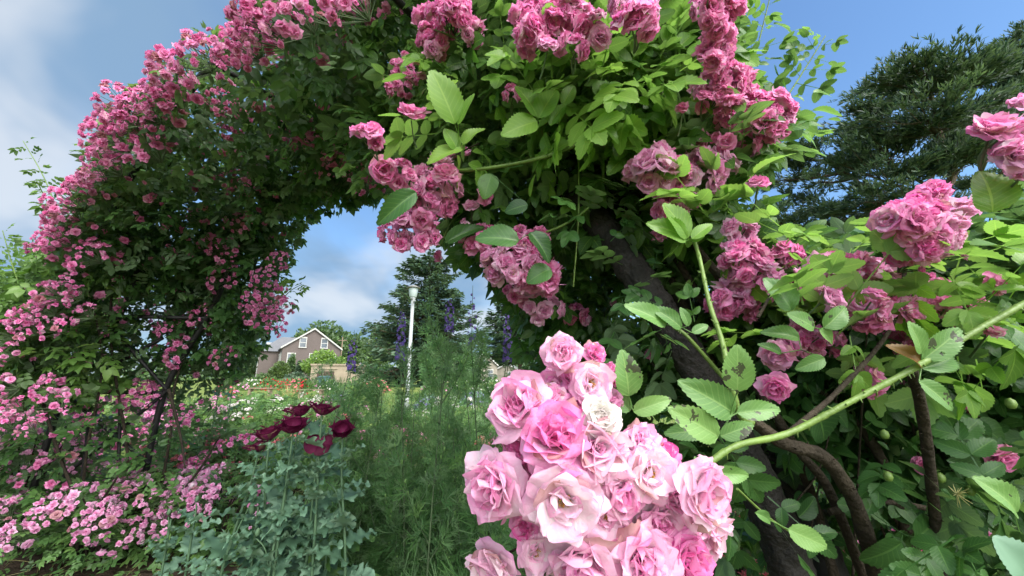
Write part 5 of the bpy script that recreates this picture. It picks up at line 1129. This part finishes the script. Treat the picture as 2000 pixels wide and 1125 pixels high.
for it in [[(888, 240, 848, 128, .86, .82, 1.0, .3), (895, 243, 920, 178, .86, .84, .9, -.3), (893, 292, 872, 248, .88, .86, 1.2, .1), (905, 283, 938, 238, .88, .88, 1.0, -.2), (902, 290, 832, 304, .88, .84, .95, 0)], [(1049, 228, 1018, 157, .86, .84, 1.1, .2), (1053, 230, 1086, 163, .86, .85, 1.0, -.2), (1076, 246, 1100, 190, .87, .87, .7, -.3), (1048, 238, 984, 252, .86, .82, 1.0, .1), (1100, 205, 1122, 160, .9, .9, .9, 0)], [(1232, 150, 1190, 62, .9, .88, .7, 0), (1240, 110, 1262, 55, .9, .9, .9, 0), (1190, 160, 1178, 100, .95, .95, .9, 0)],
           [(1343, 464, 1310, 392, .74, .72, 1.15, .2), (1340, 466, 1284, 428, .74, .71, .9, 0), (1338, 472, 1296, 446, .74, .74, .8, .1), (1352, 466, 1392, 432, .74, .74, .8, -.2), (1352, 472, 1376, 452, .75, .75, 1.0, 0)], [(1340, 35, 1352, -20, .9, .88, .7, 0), (1300, 85, 1312, 35, .9, .9, 1.0, 0), (1325, 95, 1362, 50, .9, .9, .9, 0), (1290, 100, 1268, 80, .9, .9, 1.2, 0)]]:
    leaf_px(rr_, it, 'leaf_young')
for it in [[(1012, 470, 932, 452, .82, .80, 1.0, 0), (1035, 455, 1082, 498, .84, .82, 1.0, .2)], [(812, 376, 735, 428, .84, .80, .75, .2)], [(1075, 525, 1030, 545, .86, .84, 1.3, .2)], [(1030, 400, 985, 410, .9, .9, 1.2, 0), (960, 340, 945, 385, .95, .93, 1.2, 0)], [(870, 475, 940, 430, 1.0, 1.0, .6, 0)]]:
    leaf_px(rr_, it, 'leaf_dark')

# ------------------------------------------------------------------ foreground climbing rose
rf = thing('climbing_rose', 'foreground rose with thick green cane and one big cluster of pale pink blooms', 'climbing rose', 'climbing roses on the arch')
for pts, r0, r1, mt in [([(1380, 908, .44), (1440, 870, .45), (1540, 846, .47), (1660, 785, .47), (1780, 722, .47), (1900, 650, .47), (2050, 565, .47)], .0037, .0039, 'cane_green'), ([(1345, 440, .80), (1365, 500, .74), (1385, 590, .66), (1408, 660, .60), (1425, 730, .56), (1445, 810, .55), (1480, 830, .56)], .0036, .0046, 'cane_green'),
                        ([(1470, 822, .56), (1530, 865, .56), (1600, 888, .58), (1640, 930, .60), (1680, 1010, .64), (1720, 1160, .7)], .0085, .0125, 'cane_brown'), ([(1380, 908, .44), (1330, 940, .42), (1290, 985, .42), (1240, 1010, .42)], .004, .003, 'cane_green'), ([(1700, 1160, .75), (1620, 960, .72), (1560, 880, .70), (1480, 760, .72), (1380, 640, .8)], .009, .006, 'cane_brown'),
                        ([(1440, 955, .46), (1500, 1010, .5), (1545, 1040, .5)], .0016, .0012, 'cane_green'), ([(1620, 1000, .7), (1720, 980, .7), (1850, 1000, .72)], .006, .004, 'cane_brown'), ([(1780, 722, .5), (1800, 800, .55), (1820, 950, .6), (1840, 1150, .65)], .006, .008, 'cane_brown'), ([(1540, 846, .5), (1640, 760, .58), (1740, 640, .66), (1770, 520, .7)], .004, .003, 'cane_brown'),
                        ([(1480, 620, .7), (1520, 560, .72), (1590, 520, .74)], .003, .002, 'cane_brown'), ([(1800, 1160, .8), (1760, 1000, .8), (1700, 860, .82), (1600, 760, .85)], .012, .008, 'cane_brown'), ([(1900, 1160, .8), (1880, 1000, .8), (1890, 850, .82), (1940, 700, .85)], .010, .006, 'cane_brown')]:
    cane(rf, pts, r0, r1, mt, 10)
m = MB()
for b in [(1620, 600, .95, 130, 90, .18, 130, .45), (1800, 560, .90, 170, 90, .18, 170, .45), (1950, 560, .85, 90, 120, .15, 90, .45), (1600, 700, .98, 140, 90, .2, 170, .4), (1760, 700, .92, 160, 90, .2, 180, .4), (1620, 830, 1.0, 150, 90, .22, 100, .38), (1800, 850, .95, 190, 100, .22, 150, .4), (1940, 780, .85, 90, 120, .15, 100, .4), (1560, 960, 1.15, 110, 100, .2, 28, .35), (1720, 980, 1.1, 160, 120, .25, 85, .4), (1900, 1010, .9, 140, 130, .22, 110, .4), (1640, 1100, 1.1, 150, 70, .2, 32, .35), (1830, 500, .95, 140, 50, .15, 70, .5), (1960, 460, .8, 60, 50, .12, 25, .5)]:
    blob_leaves(m, CL_MD, *b[:6], int(b[6] * 1.45), .10, .9, .8, tmean=b[7])
m.build('foliage', M['leaf_dark'], rf)
m = MB()
for b in [(1640, 490, .80, 110, 40, .08, 14, .5), (1760, 540, .70, 120, 50, .08, 12, .5), (1880, 500, .62, 100, 60, .07, 12, .5), (1960, 440, .6, 50, 50, .05, 6, .5), (1850, 640, .60, 120, 60, .06, 12, .5), (1600, 640, .66, 90, 70, .06, 10, .5), (1960, 640, .6, 60, 80, .06, 10, .5), (1520, 470, .8, 70, 40, .06, 10, .6)]:
    blob_leaves(m, CL_HI, *b[:6], b[6], .115, 1.2, .7, tmean=b[7])
m.build('young_foliage', M['leaf_young'], rf)
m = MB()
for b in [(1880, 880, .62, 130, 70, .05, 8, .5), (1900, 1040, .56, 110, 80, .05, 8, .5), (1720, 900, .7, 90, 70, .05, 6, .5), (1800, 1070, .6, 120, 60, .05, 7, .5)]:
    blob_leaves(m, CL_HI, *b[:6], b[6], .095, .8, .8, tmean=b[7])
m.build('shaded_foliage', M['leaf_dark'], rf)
FCL = [(1640, 530, 55, 32, .82, 7, .040, 'petal'), (1700, 540, 55, 30, .84, 6, .036, 'petal_pale'), (1610, 545, 30, 22, .76, 2, .038, 'petal_pale'), (1600, 595, 28, 22, .72, 1, .042, 'petal_pale'), (1690, 600, 50, 30, .74, 4, .040, 'petal'), (1740, 600, 40, 25, .78, 3, .036, 'petal'), (1780, 430, 60, 32, .72, 8, .038, 'petal'), (1835, 460, 55, 28, .72, 7, .036, 'petal_pale'), (1815, 390, 38, 25, .74, 3, .038, 'petal'), (1790, 485, 60, 18, .74, 5, .034, 'petal'), (1860, 440, 30, 26, .70, 2, .038, 'petal_pale'), (1570, 560, 30, 30, .9, 4, .034, 'petal_pale'), (1585, 665, 55, 25, .85, 5, .036, 'petal'),
       (1955, 268, 34, 22, .50, 4, .025, 'petal'), (1988, 305, 18, 24, .50, 3, .025, 'petal_pale'), (1994, 218, 16, 14, .5, 1, .024, 'petal'), (1992, 348, 16, 12, .5, 1, .022, 'petal_pale'), (1678, 732, 25, 25, .68, 1, .036, 'petal_arch'), (1527, 742, 31, 24, .66, 1, .036, 'petal'), (1530, 684, 24, 20, .7, 1, .034, 'petal_pale'), (1770, 665, 40, 22, .85, 3, .032, 'petal'), (1860, 600, 60, 25, .8, 5, .032, 'petal'), (1920, 555, 25, 16, .72, 1, .030, 'petal'), (1810, 560, 50, 20, .85, 4, .032, 'petal'), (1690, 790, 60, 30, 1.0, 5, .032, 'petal_arch'), (1780, 770, 60, 30, 1.0, 5, .030, 'petal_arch'), (1935, 655, 10, 10, .6, 1, .018, 'petal'), (1940, 885, 22, 10, .7, 1, .030, 'petal_arch'), (1890, 800, 25, 16, .9, 2, .028, 'petal'), (1800, 920, 30, 16, .9, 2, .030, 'petal_arch')]
for (x, y, rx, ry, d, n_, bm, key) in FCL:
    if x < 1930 and d > .7: d -= .10; bm *= .78; n_ = int(n_ * 1.3 + .5)
    cluster_px(rf, x, y, rx, ry, d, n_, bm * .84, key, 'hi' if d < .76 else 'md', 1 if n_ > 5 else 0)
# the big foreground cluster, bloom by bloom: x, y, apparent diameter, facing (right, up, towards viewer), variant, colour, depth shift
a = MB(); hub = P(1215, 1000, .47)
BF = [(1099, 690, 86, -.1, .35, .9, 3, 'petal_fg', .04), (1158, 694, 56, .3, .5, .7, 4, 'petal', .06), (1082, 752, 76, -.4, .3, .8, 2, 'petal', .06), (1152, 748, 92, .1, .2, .95, 6, 'petal_fg', .03), (1188, 735, 60, .7, .1, .5, 5, 'petal_arch', .08), (1185, 785, 70, .4, -.3, .7, 4, 'petal_pale', .06),
      (1022, 800, 150, -.55, .5, .7, 5, 'petal_fg', .02), (1128, 800, 80, .2, .8, .5, 0, 'petal', .03), (1084, 856, 160, -.1, .65, .75, 3, 'petal', -.01), (1166, 874, 112, .15, .4, .9, 1, 'petal_fg', -.015), (1170, 818, 92, .1, .6, .8, 5, 'petal_white', -.01), (975, 945, 158, -.6, .1, .8, 7, 'petal_fg', .0), (1100, 972, 160, -.05, .0, 1.0, 2, 'petal_fg', -.03), (1205, 955, 130, .3, .0, .9, 0, 'petal_fg', .0),
      (1250, 866, 88, .2, .5, .8, 3, 'petal_fg', .02), (1267, 922, 112, .15, .3, .95, 2, 'petal_fg', .0), (1358, 955, 146, .5, .15, .85, 4, 'petal_fg', -.01), (1278, 1008, 112, .1, -.1, .95, 0, 'petal_fg', .01), (1028, 1030, 70, -.4, .5, .75, 5, 'petal', .01), (1046, 1076, 84, .2, .3, .9, 6, 'petal_fg', .0), (972, 1098, 104, -.5, -.1, .8, 1, 'petal_fg', .01), (1140, 1080, 170, -.2, -.35, .9, 0, 'petal_fg', -.01), (1250, 1090, 150, .1, .2, .95, 3, 'petal_fg', -.02),
      (1332, 1086, 130, .4, .2, .9, 7, 'petal', .0), (1198, 1035, 110, .0, -.2, 1, 4, 'petal_fg', .01), (1030, 930, 120, -.3, .1, .9, 4, 'petal_fg', .03), (1320, 1030, 110, .5, -.3, .7, 1, 'petal_fg', .03), (1150, 1000, 120, .1, -.3, .9, 5, 'petal_fg', .03), (1215, 900, 90, .4, .3, .8, 0, 'petal_fg', .03), (1075, 790, 90, .0, .8, .5, 4, 'petal_fg', .03),
      (1128, 880, 70, .0, .3, .95, 6, 'petal_fg', .0), (1020, 870, 84, -.5, .3, .8, 3, 'petal', .02), (1205, 905, 76, .3, .2, .9, 2, 'petal_fg', .0), (1180, 1000, 100, .1, -.1, 1, 6, 'petal_fg', -.005), (1295, 890, 70, .6, .4, .7, 5, 'petal', .03), (1310, 965, 84, .2, .2, .9, 7, 'petal_fg', .01), (1060, 1040, 80, -.1, -.3, .9, 3, 'petal_fg', .02), (1110, 1030, 96, .0, -.4, .9, 5, 'petal_fg', .01), (1270, 1055, 100, .1, .0, 1, 0, 'petal_fg', .0), (1190, 1095, 100, .0, -.1, 1, 3, 'petal', .0), (1385, 1030, 80, .7, -.3, .6, 1, 'petal_fg', .03), (1120, 740, 60, -.1, .5, .8, 5, 'petal', .05)]
for (x, y, dia, fx, fy, fz, v, key, dd) in BF:
    d = .37 + dd; c = P(x, y, d); f = nz(RT * fx + UPV * fy - FW * fz); tube(a, smooth_path([hub + rv(1)[0] * .004, (hub + c) / 2 - f * .02, c - f * .010], 4), .0016, .0012, 5)
po = a.build('flower_cluster', M['cane_brown'], rf)
for (x, y, dia, fx, fy, fz, v, key, dd) in BF:
    d = .37 + dd; place_bloom(po, P(x, y, d), nz(RT * fx + UPV * fy - FW * fz), dia * d / F * .505, 'hi', v, key)
for k in range(22):   # thin dark stems tangled inside the thicket
    x0, x1 = rng.uniform(1500, 1950), rng.uniform(-160, 120); d0 = rng.uniform(.75, 1.1)
    cane(rf, [(x0, 1150, d0), (x0 + x1 * .4, 1000, d0 + rng.normal() * .04), (x0 + x1, 840 + rng.normal() * 40, d0), (x0 + x1 * 1.5, 700 + rng.normal() * 60, d0)], rng.uniform(.002, .0045), .0015, 'cane_brown', 5)
# single leaves near the lens
for it in [[(1228, 772, 1224, 690, .42, .41, 1.0, 0), (1230, 802, 1184, 756, .43, .43, .85, .2), (1238, 804, 1312, 778, .43, .42, .75, .1)], [(1440, 764, 1444, 676, .47, .46, 1.0, 0), (1432, 806, 1348, 748, .48, .46, .8, .1), (1440, 806, 1531, 796, .48, .47, .75, 0), (1402, 852, 1322, 800, .47, .45, .8, .1), (1408, 852, 1474, 828, .47, .46, .85, 0)], [(1395, 922, 1471, 932, .42, .41, .75, -.2), (1370, 920, 1360, 895, .42, .42, .9, 0)], [(1540, 1034, 1624, 1072, .5, .49, .85, -.2), (1475, 1002, 1520, 1020, .48, .48, .7, 0)],
           [(1300, 634, 1234, 588, .62, .60, .75, .1), (1330, 640, 1284, 596, .62, .61, .8, 0), (1345, 636, 1332, 600, .62, .62, .8, 0), (1352, 650, 1385, 632, .62, .62, .8, 0)], [(1385, 840, 1300, 845, .6, .6, .7, 0)], [(1610, 640, 1662, 598, .56, .55, 1.0, 0), (1590, 640, 1548, 610, .56, .55, .9, 0), (1600, 645, 1640, 670, .56, .56, .9, 0)], [(1610, 700, 1560, 720, .56, .56, .9, 0), (1560, 660, 1500, 640, .6, .6, .8, 0), (1525, 690, 1490, 668, .6, .6, .8, 0)], [(1795, 745, 1880, 800, .46, .45, .75, -.1), (1800, 690, 1790, 630, .47, .46, .9, .1), (1805, 700, 1890, 640, .47, .46, .8, 0), (1800, 720, 1900, 690, .47, .47, .55, 0)], [(1985, 1000, 1948, 940, .48, .47, 1.0, .2)]]:
    leaf_px(rf, it, 'leaf_near')
for it in [[(1545, 605, 1512, 540, .6, .6, 1.15, .1)], [(1938, 414, 1942, 330, .5, .49, 1.55, 0)], [(1590, 795, 1630, 870, .66, .66, 1.4, 0), (1620, 795, 1672, 835, .68, .68, 1.0, 0)], [(1700, 1000, 1648, 985, .66, .66, 1.6, 0), (1760, 1060, 1700, 1110, .62, .62, 1.3, 0), (1790, 1050, 1850, 1010, .62, .62, 1.2, 0), (1800, 1060, 1860, 1110, .6, .6, 1.0, 0)], [(1850, 900, 1960, 930, .6, .6, .6, 0)], [(1560, 1010, 1600, 975, .7, .7, 1., 0)]]:
    leaf_px(rf, it, 'leaf_young' if it[0][0] == 1938 else 'leaf_dark')
leaf_px(rf, [(1800, 716, 1760, 668, .47, .47, 1.1, .3)], 'leaf_yellow')['label'] = 'curled yellow and brown dying leaf'
leaf_px(rf, [(2010, 1130, 1975, 1060, .42, .42, 1.7, .2)], 'leaf_grey')
for (x, y, d) in [(1728, 850, .62), (1800, 850, .62), (1735, 932, .6), (1838, 935, .6), (1975, 790, .55), (1895, 960, .6)]:
    a = MB(); lathe(a, [(.001, -.006), (.004, -.005), (.0062, 0), (.005, .006), (.002, .008), (.001, .009)], 8); o = a.build('rose_hip', M['cane_green'], rf); o.location = P(x, y, d)
a = MB(); c = P(1868, 965, .56)
for k in range(26): d_ = nz(rv(1)[0] - FW * .3); tube(a, [c, c + d_ * rng.uniform(.008, .022)], .0009, .0003, 3)
a.build('spent_flower', M['straw'], rf)
